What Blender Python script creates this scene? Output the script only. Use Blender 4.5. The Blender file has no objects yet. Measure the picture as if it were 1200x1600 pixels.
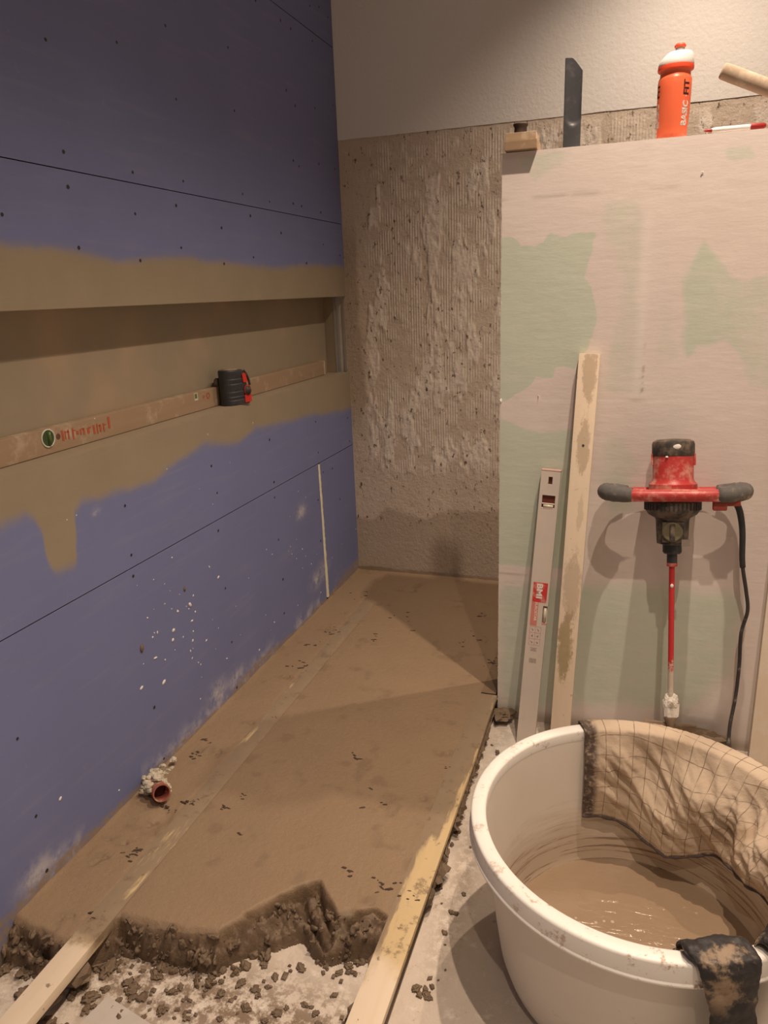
import bpy, bmesh, math, random
import numpy as np
from mathutils import Vector, Matrix, Euler
sc = bpy.context.scene
COL = sc.collection
R_ = math.radians
random.seed(4); RNG = np.random.RandomState(7)

# ------------------------------------------------------------------ camera
CAM = (1.0791, -2.7796, 1.2)
YAW, PITCH, ROLL, FPX = R_(-18.9714), R_(-16.5039), R_(-2.1888), 1153.29
fwd = Vector((math.sin(YAW)*math.cos(PITCH), math.cos(YAW)*math.cos(PITCH), math.sin(PITCH)))
rt = Vector((math.cos(YAW), -math.sin(YAW), 0)); up = rt.cross(fwd)
RT = rt*math.cos(ROLL)+up*math.sin(ROLL); UP = -rt*math.sin(ROLL)+up*math.cos(ROLL)
cd = bpy.data.cameras.new('camera'); cam = bpy.data.objects.new('camera', cd); COL.objects.link(cam)
cam.matrix_world = Matrix(((RT.x, UP.x, -fwd.x, CAM[0]), (RT.y, UP.y, -fwd.y, CAM[1]), (RT.z, UP.z, -fwd.z, CAM[2]), (0, 0, 0, 1)))
cd.sensor_fit = 'VERTICAL'; cd.sensor_height = 36; cd.lens = FPX/1600*36; cd.clip_start = .02
sc.camera = cam

# ------------------------------------------------------------------ light and exposure
sc.view_settings.view_transform = 'Standard'; sc.view_settings.look = 'None'
sc.view_settings.gamma = 1; sc.view_settings.use_curve_mapping = False
sc.view_settings.exposure = 0.0
W = bpy.data.worlds.new('world'); sc.world = W; W.use_nodes = True
W.node_tree.nodes['Background'].inputs[0].default_value = (1, .75, .55, 1)
W.node_tree.nodes['Background'].inputs[1].default_value = .02
WARM = (1.0, .785, .605)
CEIL = 2.6
SPOTS = [((1.22, -.47), 76), ((1.22, -1.33), 128), ((1.27, -2.2), 98), ((1.22, -3.07), 48)]  # the last spot is unseen, added to brighten the tub front
SPOT_SIZE, SPOT_BLEND = R_(112), 1.0

# ------------------------------------------------------------------ helpers
def lin(c):
    return tuple((x/255/12.92 if x/255 <= .04045 else ((x/255+.055)/1.055)**2.4) for x in c)
def at(u, v, ax, val):
    """the point of the plane axis=val under pixel (u, v) of the 1200x1600 photograph"""
    d = fwd + RT*((u-600)/FPX) - UP*((v-800)/FPX)
    t = (val-CAM[ax])/d[ax]
    return Vector(CAM)+d*t
def props(o, label=None, cat=None, group=None, kind=None):
    if label: o['label'] = label
    if cat: o['category'] = cat
    if group: o['group'] = group
    if kind: o['kind'] = kind
    return o
def thing(name, label, cat, loc=(0, 0, 0), rot=(0, 0, 0), group=None):
    o = bpy.data.objects.new(name, None); COL.objects.link(o); o.location = loc; o.rotation_euler = rot
    o.empty_display_size = .05
    return props(o, label, cat, group)
def obj(name, bm, m, parent=None, smooth=False):
    me = bpy.data.meshes.new(name)
    if isinstance(bm, bmesh.types.BMesh):
        bmesh.ops.recalc_face_normals(bm, faces=bm.faces[:]); bm.to_mesh(me); bm.free()
    else:
        me.from_pydata(*bm); me.update()
    if smooth: me.polygons.foreach_set('use_smooth', [True]*len(me.polygons))
    for mm in (m if isinstance(m, (list, tuple)) else [m]): me.materials.append(mm)
    o = bpy.data.objects.new(name, me); COL.objects.link(o)
    if parent: o.parent = parent
    return o
def auto(o, ang=40):
    me = o.data; bm = bmesh.new(); bm.from_mesh(me)
    for f in bm.faces: f.smooth = True
    for e in bm.edges:
        if len(e.link_faces) == 2 and e.calc_face_angle(0) > R_(ang): e.smooth = False
    bm.to_mesh(me); bm.free(); return o
def BM(): return bmesh.new()
def box(bm, c, s, M=None, mat=0):
    r = bmesh.ops.create_cube(bm, size=1.0)
    for v in r['verts']:
        v.co = Vector((v.co.x*s[0]+c[0], v.co.y*s[1]+c[1], v.co.z*s[2]+c[2]))
        if M is not None: v.co = M @ v.co
    for f in {f for v in r['verts'] for f in v.link_faces}: f.material_index = mat
    return r['verts']
def box2(bm, a, b, mat=0):
    return box(bm, [(a[i]+b[i])/2 for i in range(3)], [abs(b[i]-a[i]) for i in range(3)], mat=mat)
def bevel(bm, w=.002, seg=2):
    bmesh.ops.bevel(bm, geom=bm.edges[:], offset=w, segments=seg, affect='EDGES', profile=.6)
def lathe(bm, prof, seg=40, M=None, sy=1.0, cap=True):
    rings = []
    for r, z in prof:
        ring = []
        for k in range(seg):
            a = 2*math.pi*k/seg; p = Vector((r*math.cos(a), r*math.sin(a)*sy, z))
            ring.append(bm.verts.new(M @ p if M is not None else p))
        rings.append(ring)
    for a, b in zip(rings, rings[1:]):
        for k in range(seg):
            bm.faces.new((a[k], a[(k+1) % seg], b[(k+1) % seg], b[k]))
    if cap:
        for rr in (rings[0], rings[-1]):
            bm.faces.new(rr)
    return rings
def tube(bm, pts, rad, seg=12, closed=False, flat=1.0, cap=True):
    pts = [Vector(p) for p in pts]; n = len(pts)
    rad = rad if isinstance(rad, (list, tuple)) else [rad]*n
    prev = None; rings = []
    for i in range(n):
        if closed: t = pts[(i+1) % n]-pts[i-1]
        else: t = pts[min(i+1, n-1)]-pts[max(i-1, 0)]
        t.normalize()
        if prev is None:
            ref = Vector((0, 0, 1)) if abs(t.z) < .9 else Vector((0, 1, 0))
            a = t.cross(ref).normalized()
        else:
            a = (prev-t*prev.dot(t)).normalized()
        prev = a; b = t.cross(a)
        rings.append([bm.verts.new(pts[i]+a*(rad[i]*math.cos(2*math.pi*k/seg))+b*(rad[i]*flat*math.sin(2*math.pi*k/seg))) for k in range(seg)])
    m = n if closed else n-1
    for i in range(m):
        A = rings[i]; B = rings[(i+1) % n]
        for k in range(seg): bm.faces.new((A[k], A[(k+1) % seg], B[(k+1) % seg], B[k]))
    if not closed and cap:
        bm.faces.new(rings[0]); bm.faces.new(rings[-1])
def spline(pts, n=8):
    P = [Vector(p) for p in pts]; out = []
    for i in range(len(P)-1):
        p0, p1, p2, p3 = P[max(i-1, 0)], P[i], P[i+1], P[min(i+2, len(P)-1)]
        for k in range(n):
            t = k/n
            out.append(.5*((2*p1)+(p2-p0)*t+(2*p0-5*p1+4*p2-p3)*t*t+(3*p1-p0-3*p2+p3)*t**3))
    out.append(P[-1]); return out

# numpy noise
def vnoise(x, y, seed=0):
    xi = np.floor(x).astype(np.int64); yi = np.floor(y).astype(np.int64); fx = x-xi; fy = y-yi
    def h(a, b):
        n = (a*374761393+b*668265263+seed*974634777) & 0xffffffff
        n = ((n ^ (n >> 13))*1274126177) & 0xffffffff
        return ((n ^ (n >> 16)) & 0xffff)/65535.0
    u = fx*fx*(3-2*fx); w = fy*fy*(3-2*fy)
    return (h(xi, yi)*(1-u)+h(xi+1, yi)*u)*(1-w)+(h(xi, yi+1)*(1-u)+h(xi+1, yi+1)*u)*w
def fbm(x, y, s=1.0, seed=0, octv=4):
    o = 0; a = .5; f = 1/s
    for i in range(octv):
        o = o+a*vnoise(x*f, y*f, seed+i*17); a *= .5; f *= 2.03
    return o/(1-.5**octv)-.5
def sstep(a, b, x):
    t = np.clip((x-a)/(b-a), 0, 1); return t*t*(3-2*t)
def sdpoly(x, y, poly):
    """signed distance (negative inside)"""
    d = np.full(x.shape, 1e9); ins = np.zeros(x.shape, bool); n = len(poly)
    for i in range(n):
        ax, ay = poly[i]; bx, by = poly[i-1]
        ex, ey = bx-ax, by-ay; wx, wy = x-ax, y-ay
        t = np.clip((wx*ex+wy*ey)/(ex*ex+ey*ey+1e-12), 0, 1)
        d = np.minimum(d, (wx-ex*t)**2+(wy-ey*t)**2)
        c = ((ay > y) != (by > y)) & (x < (bx-ax)*(y-ay)/((by-ay)+1e-12)+ax)
        ins ^= c
    d = np.sqrt(d); return np.where(ins, -d, d)
def grid(name, U, V, fn, m, parent=None, paint=None, keep=None, smooth=True, flip=False):
    """grid mesh over U x V; fn(u,v)->x,y,z arrays; paint(u,v)->(r,g,b); keep(u,v)->face mask"""
    uu, vv = np.meshgrid(U, V, indexing='ij'); x, y, z = fn(uu, vv)
    nu, nv = uu.shape
    co = np.stack([x+0*uu, y+0*uu, z+0*uu], -1).reshape(-1, 3)
    idx = np.arange(nu*nv).reshape(nu, nv)
    q = np.stack([idx[:-1, :-1], idx[1:, :-1], idx[1:, 1:], idx[:-1, 1:]], -1)
    if flip: q = q[..., ::-1]
    if keep is not None:
        k = keep(uu, vv, co[:, 2].reshape(nu, nv)); km = k[:-1, :-1] | k[1:, :-1] | k[1:, 1:] | k[:-1, 1:]
        q = q[km]
    q = q.reshape(-1, 4)
    me = bpy.data.meshes.new(name)
    if keep is not None:
        used = np.unique(q); rm = -np.ones(nu*nv, int); rm[used] = np.arange(len(used)); q = rm[q]; co = co[used]
    me.vertices.add(len(co)); me.vertices.foreach_set('co', co.astype(np.float32).ravel())
    me.loops.add(q.size); me.loops.foreach_set('vertex_index', q.ravel().astype(np.int32))
    me.polygons.add(len(q)); me.polygons.foreach_set('loop_start', np.arange(0, q.size, 4, dtype=np.int32))
    me.polygons.foreach_set('loop_total', np.full(len(q), 4, np.int32))
    me.update(calc_edges=True); me.validate()
    if smooth: me.polygons.foreach_set('use_smooth', np.ones(len(q), bool))
    if paint is not None:
        p = paint(uu, vv); p = [np.clip(a+0*uu, 0, 1).reshape(-1) for a in p]
        c = np.stack(p+[np.ones(nu*nv)], -1)
        if keep is not None: c = c[used]
        at_ = me.attributes.new('paint', 'FLOAT_COLOR', 'POINT'); at_.data.foreach_set('color', c.astype(np.float32).ravel())
    me.materials.append(m)
    o = bpy.data.objects.new(name, me); COL.objects.link(o)
    if parent: o.parent = parent
    return o
def lump(r=1.0, seed=0, sub=3, rough=.35, flat=.5):
    bm = BM(); bmesh.ops.create_icosphere(bm, subdivisions=sub, radius=1.0)
    rr = random.Random(seed); o = Vector((rr.uniform(0, 50), rr.uniform(0, 50), rr.uniform(0, 50)))
    from mathutils import noise
    sx, sy = rr.uniform(.8, 1.4), rr.uniform(.7, 1.1)
    for v in bm.verts:
        n = noise.fractal(v.co*1.6+o, .8, 2.2, 5)
        v.co = v.co*(1+rough*n)*r
        v.co.x *= sx; v.co.y *= sy; v.co.z *= flat
        if v.co.z < -.15*r: v.co.z = -.15*r
    return bm

# ------------------------------------------------------------------ node material builder
class Mat:
    def __init__(s, name, rough=.8, spec=.3):
        s.m = bpy.data.materials.new(name); s.m.use_nodes = True; s.t = s.m.node_tree
        s.b = s.t.nodes['Principled BSDF']; s.b.inputs['Roughness'].default_value = rough
        s.b.inputs['Specular IOR Level'].default_value = spec
        s.hs = None
    def n(s, typ, **kw):
        nd = s.t.nodes.new(typ)
        for k, v in kw.items(): setattr(nd, k, v)
        return nd
    def L(s, a, b): s.t.links.new(a, b)
    def coord(s, kind='Object', scale=None):
        c = s.n('ShaderNodeTexCoord').outputs[kind]
        if kind == 'World': pass
        if scale:
            mp = s.n('ShaderNodeMapping'); mp.inputs['Scale'].default_value = scale; s.L(c, mp.inputs[0]); c = mp.outputs[0]
        return c
    def world(s, scale=None):
        c = s.n('ShaderNodeNewGeometry').outputs['Position']
        if scale:
            mp = s.n('ShaderNodeMapping'); mp.inputs['Scale'].default_value = scale; s.L(c, mp.inputs[0]); c = mp.outputs[0]
        return c
    def noise(s, c, scale, detail=4, rough=.55, dist=0):
        nd = s.n('ShaderNodeTexNoise'); nd.inputs['Scale'].default_value = scale; nd.inputs['Detail'].default_value = detail
        nd.inputs['Roughness'].default_value = rough; nd.inputs['Distortion'].default_value = dist; s.L(c, nd.inputs['Vector']); return nd.outputs['Fac']
    def voro(s, c, scale, feature='F1', rnd=1):
        nd = s.n('ShaderNodeTexVoronoi', feature=feature); nd.inputs['Scale'].default_value = scale
        nd.inputs['Randomness'].default_value = rnd; s.L(c, nd.inputs['Vector']); return nd
    def ramp(s, f, a, b, smooth=True):
        nd = s.n('ShaderNodeMapRange'); nd.interpolation_type = 'SMOOTHSTEP' if smooth else 'LINEAR'
        nd.inputs['From Min'].default_value = a; nd.inputs['From Max'].default_value = b
        s.L(f, nd.inputs['Value']); return nd.outputs[0]
    def math(s, op, a, b=None, c=None):
        nd = s.n('ShaderNodeMath', operation=op)
        for i, x in enumerate((a, b, c)):
            if x is None: continue
            if hasattr(x, 'is_linked'): s.L(x, nd.inputs[i])
            else: nd.inputs[i].default_value = x
        return nd.outputs[0]
    def mix(s, f, a, b, mode='MIX'):
        nd = s.n('ShaderNodeMix', data_type='RGBA', blend_type=mode, clamp_factor=True)
        for sock, x in ((nd.inputs[0], f), (nd.inputs[6], a), (nd.inputs[7], b)):
            if hasattr(x, 'is_linked'): s.L(x, sock)
            elif isinstance(x, (int, float)): sock.default_value = x
            else: sock.default_value = (*x[:3], 1)
        return nd.outputs[2]
    def paint(s):
        a = s.n('ShaderNodeAttribute', attribute_name='paint'); sp = s.n('ShaderNodeSeparateColor'); s.L(a.outputs['Color'], sp.inputs[0])
        return sp.outputs
    def color(s, c):
        if hasattr(c, 'is_linked'): s.L(c, s.b.inputs['Base Color'])
        else: s.b.inputs['Base Color'].default_value = (*c[:3], 1)
        return s
    def rough(s, f, a, b):
        nd = s.n('ShaderNodeMapRange'); nd.inputs['To Min'].default_value = a; nd.inputs['To Max'].default_value = b; s.L(f, nd.inputs[0]); s.L(nd.outputs[0], s.b.inputs['Roughness']); return s
    def bump(s, h, strength=.3, dist=.002):
        nd = s.n('ShaderNodeBump'); nd.inputs['Strength'].default_value = strength; nd.inputs['Distance'].default_value = dist
        s.L(h, nd.inputs['Height'])
        if s.hs: s.L(s.hs, nd.inputs['Normal'])
        s.hs = nd.outputs[0]; s.L(s.hs, s.b.inputs['Normal']); return s

def simple(name, c, rough=.6, var=.12, scale=30, spec=.3, bump=.1, metal=0, dust=None, dustamt=.5, dscale=12):
    M = Mat(name, rough, spec); p = M.coord('Object'); n = M.noise(p, scale)
    col = M.mix(n, tuple(x*(1-var) for x in c), tuple(min(1, x*(1+var)) for x in c))
    if dust:
        d = M.ramp(M.noise(p, dscale, 6, .65), .62-dustamt*.3, .78-dustamt*.2)
        col = M.mix(d, col, dust)
    M.color(col); M.b.inputs['Metallic'].default_value = metal
    if bump: M.bump(n, bump, .001)
    return M.m

# --- surface colours (true albedos; the warm lamps tint them)
BLUE = (.20, .235, .60); TAN = (.42, .38, .27); PLAS = (.76, .745, .72)
MORT = (.265, .186, .115); CONC = (.50, .47, .43); DUST = (.62, .56, .48)

def mat_board():
    M = Mat('blue_plasterboard', .75); p = M.world(); P = M.paint()
    n = M.noise(p, 5, 5); nf = M.noise(p, 180, 3)
    c = M.mix(n, (.150, .174, .335), (.176, .202, .38))
    streak = M.noise(M.world((1, 1.2, 14)), 3, 3)
    c = M.mix(M.math('MULTIPLY', M.ramp(streak, .5, .8), .18), c, (.30, .30, .41))
    c = M.mix(M.math('MULTIPLY', M.ramp(M.noise(p, 34, 6, .7), .62, .8), .25), c, (.42, .40, .43))
    sm = M.math('MULTIPLY', P[1], M.ramp(M.noise(p, 22, 6, .7), .35, .65))
    c = M.mix(sm, c, (.58, .55, .56))
    tn = M.mix(M.noise(p, 9, 4), (.245, .20, .142), (.305, .255, .185))
    tn = M.mix(M.math('MULTIPLY', M.noise(M.world((1, 2, 60)), 4, 3), .25), tn, (.34, .295, .205))
    edge = M.math('ADD', P[0], M.math('MULTIPLY', M.math('SUBTRACT', M.noise(p, 45, 5), .5), .3))
    c = M.mix(M.ramp(edge, .12, .88), c, tn)
    fr = M.math('MULTIPLY', P[2], M.ramp(M.noise(p, 60, 5, .7), .3, .6))
    c = M.mix(fr, c, (.27, .21, .155))
    M.color(c); M.bump(nf, .12, .001); return M.m
def mat_tan():
    M = Mat('tan_sealing_coat', .7); p = M.world(); n = M.noise(p, 7, 5)
    c = M.mix(n, (.26, .21, .148), (.32, .265, .19)); st = M.noise(M.world((3, 1.5, 50)), 3, 3)
    c = M.mix(M.math('MULTIPLY', st, .3), c, (.36, .305, .215)); M.color(c); M.bump(M.noise(p, 120, 3), .15, .001); return M.m
def mat_niche():
    M = Mat('niche_back_board', .72); p = M.world(); n = M.noise(p, 2.6, 4)
    c = M.mix(M.ramp(n, .4, .75), (.28, .235, .17), (.42, .295, .205))
    c = M.mix(M.math('MULTIPLY', M.noise(p, 30, 5), .25), c, (.36, .32, .22)); M.color(c); M.bump(M.noise(p, 90, 3), .12, .001); return M.m
def mat_back():
    M = Mat('scraped_tile_adhesive', .92, .15); p = M.world(); P = M.paint()
    n = M.noise(p, 14, 6, .65)
    base = M.mix(n, (.54, .455, .37), (.66, .57, .475))                # old plaster between the ridges
    ridge = M.mix(M.noise(p, 30, 4), (.68, .61, .53), (.80, .73, .65))
    c = M.mix(P[0], base, ridge)
    c = M.mix(P[1], c, M.mix(n, (.40, .325, .255), (.50, .42, .335)))      # smooth grey brown skim at the foot and edge
    dk = M.ramp(M.noise(M.world((1.0, 1, .55)), 52, 5, .72), .585, .64)
    c = M.mix(M.math('MULTIPLY', dk, M.math('SUBTRACT', 1, P[2])), c, (.17, .125, .09))
    M.color(c); M.bump(M.noise(p, 55, 6, .7), .8, .006); M.bump(M.noise(M.world((1, 1, .35)), 150, 3, .6), .35, .002); return M.m
def mat_plaster():
    M = Mat('textured_white_paint', .9, .2); p = M.world(); n = M.noise(p, 75, 4, .6)
    M.color(M.mix(M.noise(p, 3, 3), (.73, .715, .69), (.78, .765, .74))); M.bump(n, .55, .003); return M.m
def mat_green():
    M = Mat('green_board_with_filler', .78, .3); p = M.world(); P = M.paint()
    n = M.noise(p, 4, 5); g = M.mix(n, (.53, .595, .50), (.585, .645, .545))
    f = M.mix(M.noise(p, 6, 5), (.68, .61, .575), (.77, .70, .665))
    e = M.math('ADD', P[0], M.math('MULTIPLY', M.math('SUBTRACT', M.noise(p, 26, 6, .65), .5), .35))
    c = M.mix(M.ramp(e, .3, .7), f, g)
    st = M.ramp(M.noise(M.world((2.2, 1, 9)), 6, 5, .65), .5, .75)
    c = M.mix(M.math('MULTIPLY', st, .22), c, (.75, .70, .66))
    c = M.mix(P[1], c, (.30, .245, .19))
    c = M.mix(M.math('MULTIPLY', P[2], .75), c, (.83, .79, .75))
    M.color(c); M.bump(M.noise(M.world((1, 1, 4)), 14, 5, .6), .25, .003); M.bump(M.noise(p, 110, 3), .12, .001); return M.m
def mat_mortar(name='wet_mortar', dark=1.0, wet=.55):
    M = Mat(name, wet, .35); p = M.world(); P = M.paint()
    n = M.noise(p, 7, 5); g = M.noise(p, 260, 3, .7)
    c = M.mix(n, tuple(x*.92*dark for x in MORT), tuple(x*1.12*dark for x in MORT))
    c = M.mix(M.math('MULTIPLY', M.ramp(g, .55, .8), .35), c, (.38, .31, .24))
    pit = M.ramp(M.noise(p, 120, 5, .75), .70, .78)
    c = M.mix(M.math('MULTIPLY', pit, .5), c, (.09, .06, .04))
    c = M.mix(M.math('MULTIPLY', P[0], M.ramp(M.noise(p, 46, 5, .7), .22, .5)), c, (.115, .078, .052))
    M.color(c); M.bump(g, .5, .002); M.bump(M.noise(p, 70, 4), .5, .004); return M.m
def mat_clump():
    M = Mat('wet_mortar_clump', .6, .35); p = M.coord('Object'); q = M.world(); g = M.noise(q, 260, 3, .7)
    c = M.mix(M.noise(q, 60, 4), (.13, .092, .06), (.21, .15, .10)); M.color(c); M.bump(g, .6, .002); return M.m
def mat_conc():
    M = Mat('bare_concrete', .9, .2); p = M.world(); P = M.paint()
    c = M.mix(M.noise(p, 5, 6, .65), (.52, .45, .38), (.68, .60, .515))
    c = M.mix(M.ramp(M.noise(p, 26, 6, .72), .52, .72), c, (.74, .68, .60))
    c = M.mix(M.ramp(M.noise(p, 17, 7, .75), .60, .70), c, (.33, .26, .195))
    c = M.mix(M.ramp(M.noise(p, 95, 5, .7), .66, .74), c, (.24, .18, .13))
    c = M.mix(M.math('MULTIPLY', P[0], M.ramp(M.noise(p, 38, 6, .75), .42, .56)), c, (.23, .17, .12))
    c = M.mix(M.math('MULTIPLY', P[1], .8), c, (.70, .66, .60))
    M.color(c); M.bump(M.noise(p, 60, 6, .7), .6, .004); return M.m
def mat_wood(name, a, b, stain=None, amt=.5, along='z', sscale=9, dark=None):
    M = Mat(name, .75, .25); sc_ = {'z': (34, 34, 2.2), 'y': (34, 2.2, 34), 'x': (2.2, 34, 34)}[along]
    p = M.coord('Object', sc_); o = M.coord('Object')
    c = M.mix(M.noise(p, 1.6, 5, .6, .6), a, b)
    if stain:
        s = M.ramp(M.noise(o, sscale, 7, .72), .60-amt*.25, .72-amt*.2); c = M.mix(M.math('MULTIPLY', s, .9), c, stain)
    if dark:
        s = M.ramp(M.noise(o, sscale*3.2, 6, .72), .60, .68); c = M.mix(M.math('MULTIPLY', s, .85), c, dark)
    M.color(c); M.bump(M.noise(p, 3, 4), .25, .001); return M.m

m_board, m_tan, m_niche, m_back, m_plas, m_green = mat_board(), mat_tan(), mat_niche(), mat_back(), mat_plaster(), mat_green()
m_mort, m_clump, m_conc = mat_mortar(), mat_clump(), mat_conc()
m_dark = simple('dark_gap', (.05, .045, .05), .9, bump=0)
m_screw = simple('black_phosphate_screw', (.035, .03, .03), .5, bump=0)
m_core = simple('gypsum_edge', (.55, .52, .48), .9)
m_white = simple('plaster_splash', (.74, .72, .68), .85)
m_metal = simple('dusty_aluminium', (.62, .57, .52), .38, .06, 20, .5, .05, metal=.15, dust=(.66, .58, .50), dustamt=.8, dscale=9)
m_black = simple('black_plastic', (.035, .037, .042), .5, .2, 40, .4, .08)
m_blackd = simple('dusty_black_plastic', (.045, .04, .036), .6, .25, 40, .35, .1, dust=(.16, .125, .095), dustamt=.7, dscale=40)
m_red = simple('red_plastic', (.46, .04, .038), .42, .1, 30, .45, .05, dust=(.62, .28, .22), dustamt=.55, dscale=26)
m_rubber = simple('grey_rubber_grip', (.12, .115, .11), .8, .3, 90, .3, .35, dust=(.33, .26, .2), dustamt=.35, dscale=30)

# ================================================================== SETTING
# ---- left wall: backing with a long niche, blue plasterboards on its face
ZS0, ZN0, ZN1, ZS1, ZS3 = .612, .905, 1.194, 1.4543, 2.0386
YF = -4.2
NY0, NY1, ND = -2.9, -.022, .085
left = props(obj('wall_left', (lambda b: (box2(b, (-.25, YF, 0), (-.0135, 0, ZN0-.012)), box2(b, (-.25, YF, ZN1+.012), (-.0135, 0, CEIL)),
      box2(b, (-.25, YF, ZN0-.012), (-ND-.012, 0, ZN1+.012)), box2(b, (-ND-.012, YF, ZN0-.012), (-.0135, NY0-.012, ZN1+.012)), b)[-1])(BM()), m_dark), kind='structure')
def tan_mask(u, v):
    up_ = [(-1.79, 1.305), (-1.676, 1.304), (-1.6, 1.302), (-1.48, 1.3), (-1.364, 1.283), (-1.223, 1.296), (-1.059, 1.302), (-.868, 1.289), (-.635, 1.286), (-.346, 1.299), (-.018, 1.3), (0, 1.3)]
    lo = [(-1.789, .822), (-1.726, .828), (-1.7, .806), (-1.695, .725), (-1.68, .69), (-1.628, .682), (-1.615, .69), (-1.601, .79), (-1.571, .812), (-1.425, .793), (-1.328, .791), (-1.215, .816), (-1.09, .838), (-.923, .803), (-.803, .82), (-.427, .802), (-.1, .765), (-.004, .762)]
    zu = np.interp(u, *zip(*up_)); zl = np.interp(u, *zip(*lo))
    n = fbm(u, v, .09, 3)*.02
    a = sstep(-.030, .024, zu-v+n); b = sstep(-.034, .028, v-zl+n)
    return np.where(v > 1.05, a, b)
SPL = [at(*p, 0, 0) for p in ((60, 1365), (90, 1340), (470, 800), (150, 800), (340, 1080), (370, 1060), (495, 905), (505, 890), (345, 1085))]
def paint_left(u, v):
    w = 0*u
    for p, r in zip(SPL, (.05, .03, .04, .012, .05, .05, .05, .05, .05)):
        w = np.maximum(w, np.exp(-((u-p.y)**2*1.2+(v-p.z)**2*3)/(r*r)))
    w = np.maximum(w, .7*np.exp(-((v-.085)/.03)**2)*(fbm(u, v, .12, 9) > .0))
    foot = .112+.03*fbm(u, u*0, .16, 5)+.02*np.exp(-((u+.95)/.12)**2)+.02*np.exp(-((u+.1)/.2)**2)-.026
    return tan_mask(u, v), w*.8, sstep(.006, -.006, v-foot-.01*fbm(u, v, .02, 6))
def board(name, y0, y1, z0, z1):
    n1 = max(2, int((y1-y0)/.009)); n2 = max(2, int((z1-z0)/.009))
    g = grid(name, np.linspace(y0, y1, n1), np.linspace(z0, z1, n2), lambda u, v: (0*u, u, v), m_board, left, paint_left)
    b = BM(); x = -.0001
    box2(b, (-.0125, y0+.0002, z0+.0002), (x, y1-.0002, z1-.0002)); e = obj('board_core', b, m_dark, g); return g  # board edges coloured dark so the joints look shadowed
G = .0010
for y0, y1, z0, z1 in ((-3.2, -.352-.006, 0, ZS0-G), (-.352+.006, 0, 0, ZS0-G), (-3.2, 0, ZS0+G, ZN0), (-3.2, 0, ZN1, ZS1-G), (-3.2, 0, ZS1+G, ZS3-G), (-3.2, 0, ZS3+G, CEIL)):
    board('plasterboard', y0, y1, z0, z1)
obj('plasterboard', (lambda b: (box2(b, (-.0125, YF, 0), (0, -3.203, CEIL)), b)[-1])(BM()), simple('blue_board_plain', BLUE, .75), left)
# niche lining
b = BM(); box2(b, (-ND-.012, NY0-.012, ZN0-.0125), (-.0002, 0, ZN0)); obj('niche_sill', b, m_tan, left)
b = BM(); box2(b, (-ND-.012, NY0-.012, ZN1), (-.0002, 0, ZN1+.0125)); obj('niche_soffit', b, m_tan, left)
b = BM(); box2(b, (-ND-.012, NY0, ZN0+.0005), (-ND, NY1, ZN1-.0005)); obj('niche_back', b, m_niche, left)
b = BM(); box2(b, (-ND+.0005, NY1, ZN0+.0005), (-.045, -.004, ZN1-.0005)); obj('niche_jamb', b, m_niche, left)
b = BM(); box2(b, (-ND+.0005, NY0-.012, ZN0+.0005), (-.0002, NY0, ZN1-.0005)); obj('niche_jamb', b, m_tan, left)
b = BM(); box2(b, (-.045, NY1-.001, ZN0+.001), (-.043, -.006, ZN1-.001)); box2(b, (-.012, NY1+.012, ZN0+.001), (-.0105, -.003, ZN1-.001)); obj('metal_stud_edge', b, simple('galvanised_steel', (.5, .5, .5), .35, metal=.7), left)
# yellowish foam strip in the vertical board joint
a0, a1 = at(498, 725, 0, 0), at(513, 932, 0, 0)
b = BM(); rr = random.Random(3); N = 60; prev = None
for i in range(N+1):
    t = i/N; z = a0.z+(a1.z-a0.z)*t; y = a0.y+(a1.y-a0.y)*t; w = .0085+rr.uniform(-.0012, .0014); h = .0025+rr.uniform(-.0008, .0012)
    row = [b.verts.new(p) for p in ((-.003, y-w, z), (h*.8, y-w*.7, z), (h, y+w*.1, z), (h*.7, y+w*.7, z), (-.003, y+w, z))]
    if prev:
        for k in range(4): b.faces.new((prev[k], prev[k+1], row[k+1], row[k]))
    prev = row
obj('foam_strip', b, simple('cream_foam', (.72, .69, .52), .85, .1, 80, bump=.4), left, True)
# screws
SCR = [(71, 62), (182, 66), (258, 40), (356, 74), (275, 155), (366, 173), (447, 141), (461, 165), (492, 169), (520, 165), (99, 237), (207, 269), (286, 283), (379, 303),
 (421, 315), (458, 318), (471, 322), (501, 332), (106, 292), (211, 334), (3, 335), (275, 321), (346, 356), (391, 337), (439, 364), (505, 382), (531, 399), (123, 387),
 (219, 407), (283, 387), (350, 412), (396, 402), (479, 411), (438, 32), (454, 45), (488, 64), (458, 251), (467, 260), (523, 264), (498, 256), (399, 1),
 (493, 659), (421, 687), (330, 728), (195, 790), (497, 707), (428, 753), (429, 777), (339, 770), (341, 829), (205, 867), (208, 900), (497, 781), (435, 843), (442, 905),
 (352, 919), (531, 780), (505, 738), (519, 732), (546, 689), (543, 653), (501, 845), (362, 1003), (370, 1074), (241, 1105), (256, 1185), (27, 1154), (56, 1275), (73, 1360), (444, 958), (484, 9), (498, 11), (512, 27)]
b = BM(); lathe(b, [(.0012, -.0006), (.0030, -.0004), (.0042, .0003), (.0040, .0006)], 14, Matrix.Rotation(R_(90), 4, 'Y'))
s0 = obj('screw', b, m_screw, left)
for i, (u, v) in enumerate(SCR):
    p = at(u, v, 0, 0); o = s0
    if i: o = s0.copy(); COL.objects.link(o); o.parent = left
    o.location = (.0004, p.y, p.z); k = random.uniform(.7, 1.05); o.scale = (1, k, k)
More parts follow.
